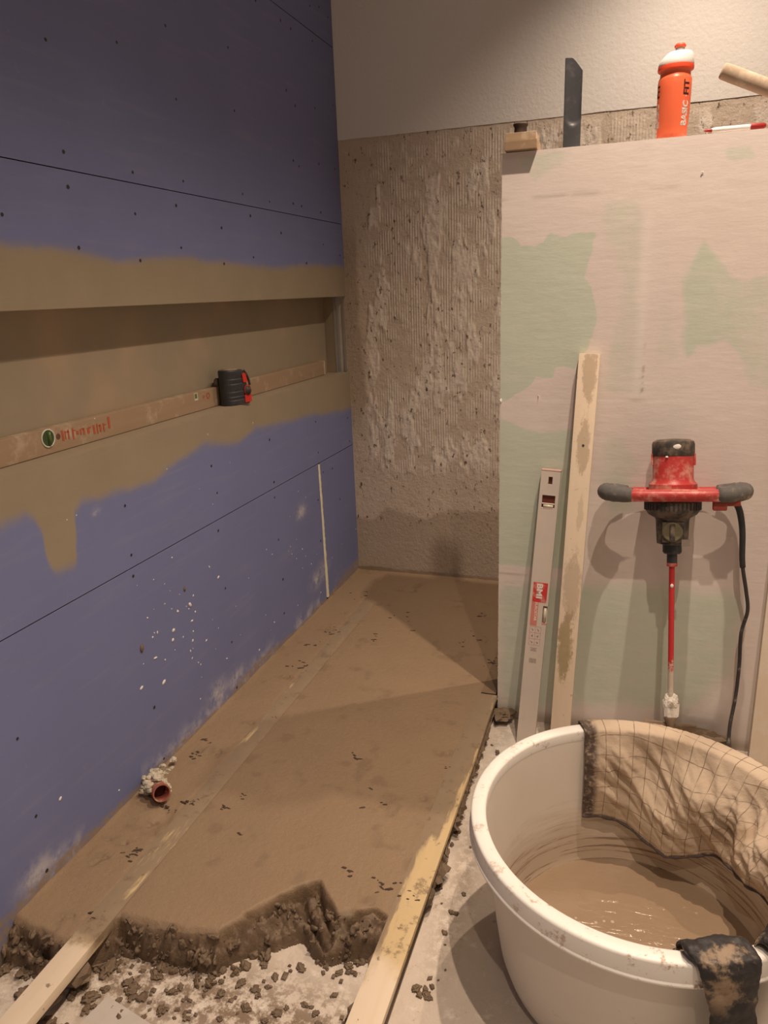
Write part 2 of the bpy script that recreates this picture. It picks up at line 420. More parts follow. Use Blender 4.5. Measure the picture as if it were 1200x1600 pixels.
# splashes of plaster on the wall
b = BM(); rr = random.Random(11)
pts = [(297, 945, 5), (300, 970, 3), (305, 956, 3), (271, 985, 5), (270, 1000, 4), (301, 1001, 4), (243, 1028, 4), (258, 1031, 3), (221, 1075, 4), (256, 1066, 4), (341, 902, 4), (327, 886, 3), (94, 1248, 4), (186, 1235, 2)]
pts += [(rr.gauss(290, 42), rr.gauss(975, 55), rr.uniform(1, 2.4)) for _ in range(34)] + [(rr.gauss(480, 35), rr.gauss(880, 30), rr.uniform(1, 2.4)) for _ in range(22)] + [(rr.uniform(20, 520), rr.uniform(650, 1010), rr.uniform(.8, 1.6)) for _ in range(22)]
for u, v, r in pts:
    p = at(u, v, 0, 0); r *= .0013
    Mx = Matrix.Translation((.0002, p.y, p.z)) @ Matrix.Rotation(rr.uniform(0, 3), 4, 'X') @ Matrix.Diagonal((r*.35, r*rr.uniform(.6, 1.2), r*rr.uniform(.8, 1.9), 1))
    bmesh.ops.create_icosphere(b, subdivisions=1, radius=1, matrix=Mx)
props(obj('plaster_splash', b, m_white, left, True), kind='stuff')
for (u, v, s) in ((221, 1013, .0075), (288, 920, .005)):
    p = at(u, v, 0, 0); o = obj('mortar_spot', lump(s, int(u), 2), m_clump, left, True); o.location = (.001, p.y, p.z); o.rotation_euler = (0, R_(90), 0)

# ---- back wall: painted plaster above, adhesive ridges of removed tiles below
ZT = 1.745; XR = 2.35
wb = props(obj('wall_back', (lambda b: (box2(b, (-.25, .006, 0), (XR+.1, .2, CEIL)), b)[-1])(BM()), m_core), kind='structure')
grid('painted_plaster', np.linspace(-.02, XR, 80), np.linspace(ZT-.004, CEIL, 40), lambda u, v: (u, -.002+0*u, np.where(v < ZT, v+.004*fbm(u, u*0, .03, 2), v)), m_plas, wb)
def ridge_mask(u, v):
    n = fbm(u, v, .11, 21, 5); n2 = fbm(u, v*.4, .05, 31, 4)
    a = sstep(.10, .17, u-.035+.05*fbm(u*0, v, .12, 4)+.06)*sstep(.48, .53, v+.04*n2)*sstep(1.74, 1.70, v+.05*n)
    a = a*sstep(-.2, -.02, n+.07*sstep(1.3, .6, v))
    return np.clip(a, 0, 1)
def fresh(u, v):   # thick whitish lumps of adhesive with torn ends
    n = fbm(u*1.0, v*.35, .05, 77, 5)
    return sstep(.035, .10, n)*sstep(.46, .56, v+.05*fbm(u, v, .03, 5))*sstep(1.74, 1.68, v)*sstep(.05, .1, u)
def low_mask(u, v):
    top = np.interp(u, [0, .08, .115, .14, .3, .4, .5, .62, .8, 2], [.30, .30, .33, .35, .30, .36, .35, .37, .36, .36])
    foot = sstep(.008, -.008, v-top+.02*fbm(u, v, .05, 8))
    edge = sstep(.01, -.01, u-.042-.05*fbm(u*0+3, v, .09, 12)-.012)*sstep(.55, .8, v)*sstep(1.55, 1.35, v)
    return np.maximum(foot, edge)
def back_y(u, v):
    r = ridge_mask(u, v)*sstep(-.16, .05, fbm(u, v, .035, 91, 4)); ph = u/.0098+.6*fbm(u, v, .3, 14)
    h = .0026*r*np.clip(np.sin(ph*2*math.pi)*.9+.25, 0, 1)
    f = fresh(u, v); h = np.maximum(h, .0060*f*(.5+1.3*fbm(u, v*.5, .014, 41)))
    h = h+.0022*fbm(u, v, .05, 50)+.0012*fbm(u, v, .012, 51)
    return -h*(1-.7*low_mask(u, v))
grid('tile_adhesive', np.arange(-.01, XR, .00275), np.arange(0.0, ZT+.003, .0075), lambda u, v: (u, back_y(u, v), v), m_back, wb,
     lambda u, v: (np.clip(np.maximum(fresh(u, v), ridge_mask(u, v)*(.35+.65*np.clip(np.sin((u/.0098+.6*fbm(u, v, .3, 14))*2*math.pi), 0, 1))*sstep(-.16, .05, fbm(u, v, .035, 91, 4))), 0, 1), low_mask(u, v), sstep(.30, .24, v)))
# mortar smeared against the foot of the wall
foot = grid('mortar_line', np.linspace(0, .78, 240), np.linspace(0, 1, 5), lambda u, v: (u, -.001-.010*(1-v)-.003*v, .066+v*(.012+.012*np.clip(fbm(u, u*0, .06, 60)+.3, 0, 1)*sstep(.75, .1, u))), m_mort, wb, lambda u, v: (0*u+.6, 0*u, 0*u))

# ---- floor
def paint_floor(u, v):
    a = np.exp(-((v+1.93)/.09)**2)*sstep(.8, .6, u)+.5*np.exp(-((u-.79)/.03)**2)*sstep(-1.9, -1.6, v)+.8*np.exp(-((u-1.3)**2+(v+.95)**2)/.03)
    pale = sstep(.5, .62, u)*sstep(-1.2, -1.5, v)*.0+np.exp(-((u-.81)**2/.0012+(v+1.1)**2/.03))*.8
    return a, pale, 0*u
fl = props(obj('floor', (lambda b: (box2(b, (-.25, YF, -.1), (XR+.1, .2, -.0015)), b)[-1])(BM()), m_core), kind='structure')
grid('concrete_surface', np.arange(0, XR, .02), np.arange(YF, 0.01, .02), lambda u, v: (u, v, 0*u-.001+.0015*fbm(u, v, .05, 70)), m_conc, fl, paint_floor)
props(obj('ceiling', (lambda b: (box2(b, (-.25, YF, CEIL), (XR+.1, .2, CEIL+.1)), b)[-1])(BM()), m_plas), kind='structure')
props(obj('wall_right', (lambda b: (box2(b, (XR, YF, 0), (XR+.1, 0, CEIL)), b)[-1])(BM()), m_plas), kind='structure')
props(obj('wall_front', (lambda b: (box2(b, (-.25, YF-.1, 0), (XR+.1, YF, CEIL)), b)[-1])(BM()), m_plas), kind='structure')

# ---- the half-height partition of green board and filler
PX0, PY, PT, PH = .7535, -.8784, .10, 1.505
def pp(l): return [(at(u, v, 1, PY).x, at(u, v, 1, PY).z) for u, v in l]
part = props(obj('wall_partition', (lambda b: (box2(b, (PX0+.001, PY+.001, 0), (XR, PY+PT, PH-.0012)), b)[-1])(BM()), m_green), kind='structure')
G1 = pp([(770, 378), (800, 371), (815, 384), (850, 385), (862, 368), (885, 366), (905, 362), (925, 368), (925, 400), (922, 420), (915, 433), (930, 445), (931, 480), (931, 505), (925, 530), (918, 548), (908, 556), (900, 574), (866, 574), (862, 588), (835, 588), (818, 608), (800, 618), (770, 632)])
G2 = pp([(930, 300), (1012, 300), (1008, 618), (940, 618), (940, 560), (955, 500), (958, 430), (945, 400), (938, 370)])
G3 = pp([(1060, 450), (1075, 410), (1100, 372), (1130, 410), (1165, 433), (1210, 418), (1215, 622), (1165, 605), (1150, 560), (1130, 542), (1090, 545), (1072, 560), (1062, 520)])
G3b = pp([(1022, 470), (1062, 450), (1066, 560), (1015, 590)])
G4 = pp([(770, 655), (830, 668), (900, 668), (905, 830), (880, 892), (830, 888), (770, 884)])
G5 = pp([(940, 660), (985, 690), (1010, 720), (1005, 800), (950, 830), (925, 760)])
G6 = pp([(770, 899), (1100, 905), (1180, 930), (1150, 1060), (1080, 1120), (900, 1110), (770, 1130)])
G7 = pp([(795, 238), (905, 231), (880, 262), (835, 285), (820, 275)])
G8 = pp([(1125, 222), (1180, 215), (1190, 250), (1150, 262), (1130, 255)])
W1 = pp([(1075, 1118), (1110, 1095), (1135, 1060), (1140, 1085), (1120, 1130)])
BEADS = [(pp([(850, 1125), (856, 1110), (868, 1128)]), .01)]
def paint_part(x, z):
    n = fbm(x, z, .07, 80)*.026+fbm(x, z, .022, 88)*.010
    def m(poly, soft, k): return k*sstep(soft, -soft, sdpoly(x, z, poly)+n)
    g = m(G1, .004, 1.0)
    for poly, soft, k in ((G2, .03, .47), (G3, .018, .66), (G3b, .03, .42), (G4, .02, .8), (G5, .04, .5), (G6, .06, .62), (G7, .02, .5), (G8, .015, .6)):
        g = np.maximum(g, m(poly, soft, k))
    g = g-.18*sstep(1.15, 1.4, x)*sstep(.4, .9, z)
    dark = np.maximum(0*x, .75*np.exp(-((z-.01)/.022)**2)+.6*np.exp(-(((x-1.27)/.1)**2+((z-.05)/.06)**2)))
    line = np.exp(-((z-1.404)/.0035)**2)*sstep(-.1, .1, fbm(x, z, .05, 82))*.35*sstep(1.5, 1.0, x)
    line += np.exp(-((x-1.097)/.003)**2)*sstep(1.12, .95, z)*sstep(.925, .94, z)*sstep(0, .1, fbm(x, z, .008, 83)+.03)*.9
    line += np.exp(-((z-.447)/.003)**2)*.4*sstep(.86, .8, x)
    w = m(W1, .012, .7)+np.exp(-((z-.925)/.003)**2)*.6*(x > .8)
    w += .5*np.exp(-((x-1.085)/.012)**2)*sstep(1.40, 1.30, z)*sstep(.93, .96, z)
    return np.clip(g, 0, 1), np.clip(dark+line, 0, .9), np.clip(w, 0, 1)
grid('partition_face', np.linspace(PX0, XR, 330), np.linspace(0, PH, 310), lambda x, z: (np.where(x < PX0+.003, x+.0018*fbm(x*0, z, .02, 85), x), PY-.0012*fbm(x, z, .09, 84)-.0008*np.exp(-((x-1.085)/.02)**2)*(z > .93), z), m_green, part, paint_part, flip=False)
b = BM(); N = 90
for i in range(N):                     # ragged filler along the corner and the top edge
    z = random.uniform(.05, PH); bmesh.ops.create_icosphere(b, subdivisions=1, radius=random.uniform(.001, .0026), matrix=Matrix.Translation((PX0+.0005, PY+.001, z)) @ Matrix.Diagonal((.6, .5, 2.2, 1)))
for i in range(110):
    x = random.uniform(PX0, 1.6); bmesh.ops.create_icosphere(b, subdivisions=1, radius=random.uniform(.001, .0026), matrix=Matrix.Translation((x, PY+.002, PH-.001)) @ Matrix.Diagonal((2.4, .6, .6, 1)))
props(obj('filler_crumb', b, m_white, part), kind='stuff')
# small pits with loose plaster at the joints
for u, v, s in ((841, 620, .004), (783, 626, .006), (1098, 270, .003)):
    p = at(u, v, 1, PY); o = obj('filler_chip', lump(s, int(u), 2, .7, .25), m_white, part, False); o.location = (p.x, PY-.001, p.z); o.rotation_euler = (R_(90), 0, random.uniform(0, 3))

# ================================================================== LAMPS in the ceiling (recessed)
m_bulb = Mat('lamp_glass'); m_bulb.b.inputs['Emission Color'].default_value = (*WARM, 1); m_bulb.b.inputs['Emission Strength'].default_value = 6; m_bulb = m_bulb.m
WHERE = ['above the strip behind the partition', 'just in front of the partition', 'over the mortar tub', 'added behind the camera to light the tub front']
for i, ((x, y), e) in enumerate(SPOTS):
    t = thing('ceiling_spot', 'recessed round ceiling spotlight ' + WHERE[i], 'ceiling light', (x, y, CEIL-.001))
    b = BM(); lathe(b, [(.030, -.001), (.042, -.002), (.043, -.006), (.031, -.008), (.030, -.001)], 32, cap=False); obj('ring', b, m_metal, t, True)
    b = BM(); lathe(b, [(.0, -.0018), (.0295, -.0018), (.0295, -.0008)], 24, cap=False); obj('bulb', b, m_bulb, t)
    ld = bpy.data.lights.new('spot_beam', 'SPOT'); ld.energy = e; ld.color = WARM; ld.spot_size = SPOT_SIZE; ld.spot_blend = SPOT_BLEND; ld.shadow_soft_size = .014
    lo = bpy.data.objects.new('spot_beam', ld); COL.objects.link(lo); lo.location = (x, y, CEIL-.02)
# ================================================================== SCREED
SH = .070
RAIL_L = .140, .190
edge_pts = [(-.05, -1.90), (.0, -1.935), (.04, -1.945), (.1, -1.95), (.13, -1.955), (.163, -1.932), (.195, -1.873), (.25, -1.872), (.337, -1.868), (.40, -1.852), (.44, -1.79), (.477, -1.738), (.515, -1.70), (.533, -1.69), (.56, -1.72), (.592, -1.753), (.62, -1.74), (.674, -1.729), (.70, -1.74), (.76, -1.76)]
CRACKS = [[tuple(at(u, v, 2, .062)[:2]) for u, v in l] for l in ([(385, 1432), (412, 1425), (440, 1405), (470, 1392), (497, 1383)], [(472, 1392), (478, 1410), (488, 1432), (497, 1448), (506, 1458)], [(497, 1383), (503, 1402), (515, 1415), (522, 1432)], [(545, 1440), (560, 1430), (585, 1426), (600, 1436)], [(185, 1440), (215, 1462), (260, 1466)])]
def scr_h(x, y):
    e = np.interp(x, *zip(*edge_pts))+.022*fbm(x, y, .045, 101, 4)
    d = y-e                                   # >0 inside
    slope = np.interp(x, [0, .1, .2, .35, .42, .5, .56, .62, .7], [.035, .025, .018, .018, .035, .08, .08, .05, .032])
    t = np.clip((d+slope)/slope, 0, 1)
    crumb = fbm(x, y, .022, 111, 4)
    body = SH*(1-.10*sstep(.016, .0, d))
    step = SH*(.28+np.where(x > .42, .64, .5)*t+.55*crumb)*sstep(-.02, .22, t+.15*crumb)
    h = np.where(d > 0, body, np.minimum(step, SH*.80))
    h = h-.034*np.exp(-((d+.006)/.0055)**2)*np.clip(.55+2.5*fbm(x, y, .07, 119), 0, 1)*(d < .004)
    h = h+(.020*fbm(x, y, .020, 171, 4)+.010*fbm(x, y, .008, 172, 2))*(d < 0)*(h > .004)
    h = h+.0007*fbm(x, y, .05, 121)+.0004*fbm(x, y, .01, 122)
    # cracks of the slab that has slid from the edge
    crack = np.full(x.shape, 1.0); wob = .004*fbm(x, y, .012, 181)
    for line in CRACKS:
        for (ax, ay), (bx, by) in zip(line, line[1:]):
            t_ = np.clip(((x-ax)*(bx-ax)+(y-ay)*(by-ay))/((bx-ax)**2+(by-ay)**2), 0, 1)
            crack = np.minimum(crack, np.hypot(x-ax-(bx-ax)*t_, y-ay-(by-ay)*t_)+wob)
    cr = sdpoly(x, y, [(.40, -1.845), (.533, -1.675), (.60, -1.745), (.60, -1.80), (.46, -1.86)])
    h = np.where((cr < 0), h*.95-.003, h)
    h = h-.026*np.exp(-(crack/.0032)**2)
    # scrapes and pits on the surface
    pit = sstep(.24, .32, fbm(x, y, .05, 131, 3))*sstep(.05, .2, fbm(x, y, .009, 133, 3)+.12)
    near = np.maximum(np.exp(-((x-.09)/.06)**2), .9*np.exp(-((x-.66)/.05)**2-((y+1.0)/.9)**2)); near = np.maximum(near, sstep(-.75, -.3, y)*.9)
    h = h-.0055*pit*near
    h = h+.006*np.exp(-((x)/.008)**2)*np.clip(fbm(x, y, .08, 135)+.3, 0, 1)
    h = h-.002*np.exp(-((x-RAIL_L[0]+.004)/.004)**2)*sstep(.0, .2, fbm(x, y, .05, 141)+.05)*(y > -1.9)
    # scoop left by the pipe
    h = h-.012*np.exp(-(((x-.115)/.028)**2+((y+1.60)/.03)**2))
    # lip beneath the left rail, thin skin over the rails
    h = h+np.where((x > RAIL_L[0]) & (x < RAIL_L[1]) & (y > -1.93) & (y < -.33), .0012*fbm(x*3, y*.7, .03, 151)-.0010-.0012*sstep(.02, .2, fbm(x*2.5, y*.35, .05, 152)+.10*np.exp(-((y+.75)/.2)**2)+.06*np.exp(-((y+1.5)/.25)**2)), 0)
    return h
def scr_keep(u, v, z): return (z > .0035) & (u < .705)
def scr_paint(u, v):
    e = np.interp(u, *zip(*edge_pts)); d = v-e
    return (sstep(.02, -.008, d)*.85+.25*sstep(.15, .3, fbm(u, v, .05, 131, 3)), 0*u, 0*u)
scr = thing('screed_bed', 'freshly levelled wet brown cement screed filling the shower corner, torn front edge', 'screed', (0, -1.0, 0))
o = grid('screed_surface', np.arange(-.002, .712, .0034), np.concatenate([np.arange(-2.06, -1.62, .0026), np.arange(-1.62, .0, .0052)]), lambda u, v: (u, v+1.0, scr_h(u, v)), m_mort, scr, scr_paint, keep=scr_keep)
o2 = grid('screed_surface', np.arange(.700, XR-.3, .012), np.arange(PY+.0, .0, .012), lambda u, v: (u, v+1.0, SH-.0003+.0012*fbm(u, v, .04, 160)), m_mort, scr, lambda u, v: (0*u+.4, 0*u, 0*u), keep=lambda u, v, z: (u < .740) | (v > PY+PT+.014))

b = BM(); rr = random.Random(31)
ICO = []
for i in range(6): ICO.append(lump(1, 900+i, 3, .5, .8))
ICO = [([v.co.copy() for v in l.verts], [[v.index for v in f.verts] for f in l.faces]) for l in ICO]
for i in range(330):
    x = rr.uniform(.0, .695); e = float(np.interp(x, *zip(*edge_pts))); dpt = rr.uniform(-.0, 1)**1.0*float(np.interp(x, [0, .1, .2, .35, .45, .55, .7], [.04, .03, .03, .035, .09, .075, .04]))
    y = e-dpt+.006; h = float(scr_h(np.array([x]), np.array([y]))[0]); sz = .0022+.0085*rr.random()**2.2
    if RAIL_L[0]-.01 < x < RAIL_L[1]+.012 and y > -2.1 and dpt < .2: h = min(h, .045); sz = min(sz, .006)
    if abs(x-.722) < .045: continue
    vs, fs = ICO[i % 6]; Mr = Euler((rr.uniform(0, 6), rr.uniform(0, 6), rr.uniform(0, 6))).to_matrix()
    nv = [b.verts.new(Mr @ (v*sz)+Vector((x, y+1.0, max(.001, min(h, .064)-sz*.2)))) for v in vs]
    for f in fs: b.faces.new([nv[k] for k in f])
props(obj('crumbled_edge', b, m_clump, scr, True), kind='stuff')

b = BM(); rr = random.Random(47)  # dark flecks on the screed imitate the shaded insides of gouges
for cx_, cy_, nn, sp in [(205, 1335, 7, 14), (215, 1325, 4, 8), (470, 1040, 9, 14), (490, 1008, 6, 12), (520, 985, 7, 16), (560, 928, 6, 12), (300, 1180, 6, 10), (330, 1160, 4, 12), (355, 1262, 5, 8), (375, 1305, 2, 6), (560, 1180, 4, 14), (700, 1198, 3, 4), (600, 1385, 9, 22), (640, 1400, 5, 12), (735, 1000, 9, 18), (765, 1035, 12, 12), (625, 965, 5, 14), (650, 985, 4, 12), (755, 960, 4, 10), (300, 1255, 12, 10), (262, 1262, 6, 8), (590, 995, 4, 14), (150, 1430, 5, 20), (580, 1250, 4, 30), (430, 1120, 4, 10), (380, 1245, 4, 14), (545, 1365, 5, 16)]:
    for q in range(nn):
        p = at(cx_+rr.gauss(0, sp*.6), cy_+rr.gauss(0, sp*.3), 2, SH); sz = rr.uniform(.0012, .0032)
        if p.x < .004: continue
        vs, fs = ICO[q % 6]; Mr = Matrix.Rotation(rr.uniform(-.6, .6), 3, 'Z') @ Matrix.Diagonal((rr.uniform(1, 3), 1, .55))
        nv = [b.verts.new(Mr @ (v*sz)+Vector((p.x, p.y+1.0, SH+sz*.05))) for v in vs]
        for f in fs: b.faces.new([nv[k] for k in f])
props(obj('gouge_shade_fleck', b, simple('gouge_shade_dark', (.07, .045, .03), .8), scr, True), kind='stuff')

# ---- rails (battens the screed is levelled on)
m_rail = mat_wood('wet_pine_rail', (.55, .38, .21), (.72, .53, .32), (.40, .27, .12), .9, 'y', 8, (.22, .15, .09))
m_rail2 = mat_wood('pine_rail', (.62, .46, .29), (.76, .60, .41), (.42, .28, .13), .35, 'y', 6, (.2, .14, .09))
# mortar-filmed material for rails: wood shows through a skin of mortar
def mat_filmed(name, y_clean, seed, k=.5, side=None, yellow=(.48, .35, .16)):
    M = Mat(name, .6, .3); p = M.world(); st = M.world((26, 2.2, 26))
    wd = M.mix(M.noise(st, 1.5, 5, .6, .5), (.64, .52, .38), (.76, .65, .51))
    sep = M.n('ShaderNodeSeparateXYZ'); M.L(p, sep.inputs[0]); y = sep.outputs[1]
    wet = M.ramp(M.math('ADD', y, M.math('MULTIPLY', M.math('SUBTRACT', M.noise(p, 12, 5), .5), .16)), y_clean-.05, y_clean+.02)
    wd = M.mix(M.math('MULTIPLY', wet, .75), wd, M.mix(M.noise(st, 2, 4), yellow, (.60, .44, .2)))
    film = M.mix(M.noise(p, 30, 4), (.22, .165, .11), (.28, .21, .145))
    fb = M.math('ADD', M.noise(M.world((20, 3, 20)), 1.3, 6, .7), M.math('MULTIPLY', M.math('SUBTRACT', M.noise(p, 5, 3), .5), .5))
    if side:      # the film thickens away from the camera and towards the screed
        far = M.math('MULTIPLY', M.math('SUBTRACT', M.ramp(y, -1.75, -1.05, False), .35), .55)
        inn = M.math('MULTIPLY', M.math('SUBTRACT', side, sep.outputs[0]), 9.0)
        fb = M.math('ADD', fb, M.math('ADD', far, inn))
    f = M.ramp(fb, .5-k*.3, .62-k*.3)
    c = M.mix(M.math('MULTIPLY', M.math('MULTIPLY', wet, f), .92), wd, film)
    spots = M.math('MAXIMUM', M.ramp(M.noise(p, 42, 4, .6), .66, .70), M.math('MULTIPLY', wet, M.ramp(M.noise(p, 24, 7, .75), .54, .64)))
    c = M.mix(M.math('MULTIPLY', spots, .8), c, (.20, .14, .09))
    M.color(c); M.bump(M.noise(st, 3, 4), .25, .001); return M.m
def batten(name, label, cat, a, b_, w, t, m, group=None, bev=.0015):
    """a straight timber from a to b_ (top-face centre line), lying"""
    a = Vector(a); b_ = Vector(b_); L = (b_-a).length
    bm = BM(); box(bm, (0, L/2, -t/2), (w, L, t)); bevel(bm, bev, 2)
    o = obj(name, bm, m); d = (b_-a); o.location = a; o.rotation_euler = d.to_track_quat('Y', 'Z').to_euler()
    props(o, label, cat, group); return auto(o)
batten('levelling_rail', 'narrow pine rail sunk in the screed beside the blue wall, clean end sticking out', 'wooden rail', (.166, -2.24, .0715), (.165, -.34, .0700), .050, .021, mat_filmed('filmed_pine_left', -1.93, 1, .62))
batten('levelling_rail', 'pine board edging the screed on its open side, wet and yellowish, beside the tub', 'wooden rail', (.722, -2.24, .0705), (.7245, -.884, .0705), .057, .014, mat_filmed('filmed_pine_right', -1.82, 2, .1, .728))
# mortar pads carrying the right rail
def clump(loc, s, seed, label=None, cat='mortar clump', group=None, flat=.5, sc_=(1, 1, 1), rot=0, rough=.45, name='mortar_clump'):
    o = obj(name, lump(1, seed, 3, rough, flat), m_clump, None, False); o.location = loc; o.scale = (s*sc_[0], s*sc_[1], s*sc_[2]); o.rotation_euler = (0, 0, rot)
    props(o, label, cat, group); return o
pad = BM(); rr = random.Random(5)
tmpn = 0
for y in np.arange(-1.62, -.9, .028):
    w = .022+rr.uniform(-.006, .006)
    if -1.47 < y < -1.40: continue
    l = lump(1, 300+tmpn, 2, .5, 1.0); tmpn += 1
    for v in l.verts: v.co = Vector((.738+rr.uniform(-.004, .004)+v.co.x*w*.75, y+v.co.y*.022, .027+v.co.z*.027))
    me = bpy.data.meshes.new('t'); l.to_mesh(me); l.free(); pad.from_mesh(me); bpy.data.meshes.remove(me)
props(obj('mortar_bed', pad, m_clump), 'lumpy mortar packed along under the edging board beside the bare floor', 'mortar', kind='stuff')
pad = BM()
for (x, y) in ((.172, -1.97), (.155, -2.02), (.165, -2.22), (.712, -2.2), (.708, -1.80), (.70, -1.90)):
    l = lump(1, 400+int(abs(y)*100), 2, .4, 1.0)
    for v in l.verts: v.co = Vector((x+v.co.x*.022, y+v.co.y*.03, .025+v.co.z*.027))
    me = bpy.data.meshes.new('t'); l.to_mesh(me); l.free(); pad.from_mesh(me); bpy.data.meshes.remove(me)
props(obj('mortar_bed', pad, m_clump), 'dabs of mortar propping the front ends of both levelling rails', 'mortar', kind='stuff')
clump((.775, -.905, .022), .022, 5, 'dark mortar lump at the foot of the partition corner', rough=.6, sc_=(1, 1.2, 1.3))

# ---- loose mortar on the bare concrete
BIG = [(35, 1555, .022), (62, 1573, .014), (28, 1590, .012), (40, 1520, .020), (8, 1515, .016), (130, 1535, .02), (140, 1560, .02), (112, 1555, .014), (150, 1510, .018), (200, 1535, .013), (168, 1515, .02), (206, 1547, .017), (165, 1545, .01), (185, 1505, .01), (175, 1575, .008), (245, 1523, .017), (235, 1490, .02), (255, 1500, .016), (290, 1500, .012), (330, 1528, .011), (376, 1537, .012), (270, 1550, .012), (345, 1553, .012), (385, 1575, .012), (343, 1592, .008), (340, 1505, .02), (295, 1492, .012), (413, 1508, .01), (470, 1512, .012), (476, 1570, .009), (545, 1510, .012), (530, 1520, .01), (560, 1505, .012), (505, 1520, .006), (522, 1555, .007), (448, 1575, .006), (430, 1527, .01), (150, 1490, .016), (650, 1545, .012), (668, 1557, .012), (655, 1555, .009), (675, 1542, .007), (685, 1387, .010), (720, 1238, .006), (715, 1300, .009), (706, 1320, .008), (690, 1345, .007), (767, 1362, .007)]
GL = 'brown crumbs of wet mortar scattered on the bare concrete'
protos = [lump(1, 500+i, 4, .8, .42) for i in range(8)]
pm = []
for i, l in enumerate(protos):
    me = bpy.data.meshes.new('mortar_crumb'); bmesh.ops.recalc_face_normals(l, faces=l.faces[:]); l.to_mesh(me); l.free(); me.materials.append(m_clump); me.polygons.foreach_set('use_smooth', [True]*len(me.polygons)); pm.append(me)
def crumb(x, y, z, s, i, label, group):
    o = bpy.data.objects.new('mortar_crumb', pm[i % 8]); COL.objects.link(o); o.location = (x, y, z); o.scale = (s, s, s); o.rotation_euler = (0, 0, random.uniform(0, 6.28))
    props(o, label, 'mortar crumb', group)
for i, (u, v, s) in enumerate(BIG):
    p = at(u, v, 2, 0); crumb(p.x, p.y, s*.06, s*.62, i, 'crumb of wet brown mortar lying loose on the bare concrete floor', GL)
rr = random.Random(21)
for i in range(110):
    if i < 80: x, y = rr.uniform(.02, .68), -1.93-abs(rr.gauss(0, .05))+.17*max(0, rr.uniform(-.02, .5))
    else: x, y = rr.gauss(.79, .012), rr.uniform(-1.95, -1.0)
    if y > np.interp(x, *zip(*edge_pts))-.02 and x < .7: continue
    s = rr.uniform(.0015, .006); crumb(x, y, s*.06, s, i, 'crumb of wet brown mortar lying loose on the bare concrete floor', GL)
# pale offcut on the floor at the bottom of the photo
a = at(168, 1556, 2, .002); b = BM(); box(b, (.07, -.07, .0015), (.14, .14, .003)); bevel(b, .0006, 1)
o = obj('card_offcut', b, simple('pale_grey_card', (.50, .455, .41), .6)); o.location = (a.x, a.y, -.0002); o.rotation_euler = (0, 0, R_(-12)); props(o, 'pale grey flat corner of card lying on the concrete by the left rail', 'card')

# ---- drain pipe stub
t = thing('drain_pipe', 'rusty brown drain pipe stub coming out of the blue wall above the screed', 'pipe', (.010, -1.504, .072))
d = Vector((.078, -.062, .030)).normalized()
Mx = d.to_track_quat('Z', 'Y').to_matrix().to_4x4(); m_pipe = simple('brown_pvc_pipe', (.34, .11, .075), .45, .2, 40, .4, .1, dust=(.45, .33, .26), dustamt=.35, dscale=60)
b = BM(); lathe(b, [(.0175, .06), (.0175, .104), (.0205, .104), (.0205, .094), (.0192, .092), (.0192, .0), (.0175, .0), (.0175, .06)], 36, Mx, cap=False); obj('pipe_end', b, m_pipe, t, False); 
b = BM(); lathe(b, [(0, .07), (.0176, .07)], 30, Mx, cap=False); obj('pipe_inside', b, simple('dark_pipe_inside', (.09, .02, .018), .6), t)
m_cream = simple('crumbly_foam_and_plaster', (.54, .49, .39), .95, .35, 120, .2, .6, dust=(.22, .15, .09), dustamt=.4, dscale=45)
b = BM(); rr = random.Random(8)
for i in range(34):
    s = rr.uniform(.004, .010); k = rr.uniform(0, .082); an = rr.uniform(-.6, 3.4)
    l = lump(1, 600+i, 2, .6, .9); R3 = Mx.to_3x3()
    c = R3 @ Vector((math.cos(an)*(.019+rr.uniform(-.001, .006)), math.sin(an)*(.019+rr.uniform(-.001, .006)), k))
    for v in l.verts: v.co = c+v.co*s
    me = bpy.data.meshes.new('t'); l.to_mesh(me); l.free(); b.from_mesh(me); bpy.data.meshes.remove(me)
for i in range(16):
    l = lump(1, 700+i, 2, .6, .9); c = Vector((.014, -.05+i*.0085, .0+rr.uniform(-.02, .02)+.012*math.sin(i/15*3.14)))
    s = rr.uniform(.006, .012)
    for v in l.verts: v.co = c+v.co*s
    me = bpy.data.meshes.new('t'); l.to_mesh(me); l.free(); b.from_mesh(me); bpy.data.meshes.remove(me)
props(obj('foam_packing', b, m_cream, t, False), 'crumbly cream foam and plaster')

# ================================================================== LONG SPIRIT LEVEL in the niche and cross-line laser
m_lvl = mat_wood('worn_varnished_level', (.29, .205, .135), (.37, .265, .175), (.44, .35, .26), .3, 'y', 14)
m_redprint = simple('faded_red_print', (.42, .10, .05), .7, .3, 60, bump=0); m_dkprint = simple('dark_print', (.14, .06, .04), .7, bump=0)
m_vial = Mat('green_vial', .15, .6); m_vial.color((.10, .16, .05)); m_vial = m_vial.m
LX0, LX1, LZ, LHt = -.083, -.060, ZN0+.001, .052
t = thing('long_spirit_level', 'long wood-brown spirit level with round green vial lying in the wall niche', 'spirit level', (LX1, -2.35, LZ))
b = BM(); box2(b, (LX0-LX1, 0, 0), (0, 2.24, LHt)); bevel(b, .0015, 2); obj('body', b, m_lvl, t)
b = BM(); box2(b, (LX0-LX1-.0002, 2.24, -.0002), (.0006, 2.247, LHt+.0004)); bevel(b, .0012, 2); obj('end_cap', b, simple('pale_end_cap', (.56, .5, .4), .6), t)
def lp(u, v): p = at(u, v, 0, LX1); return p.y+2.35, p.z-LZ
vy, vz = lp(75, 685)
Rx = Matrix.Rotation(R_(90), 4, 'Y')
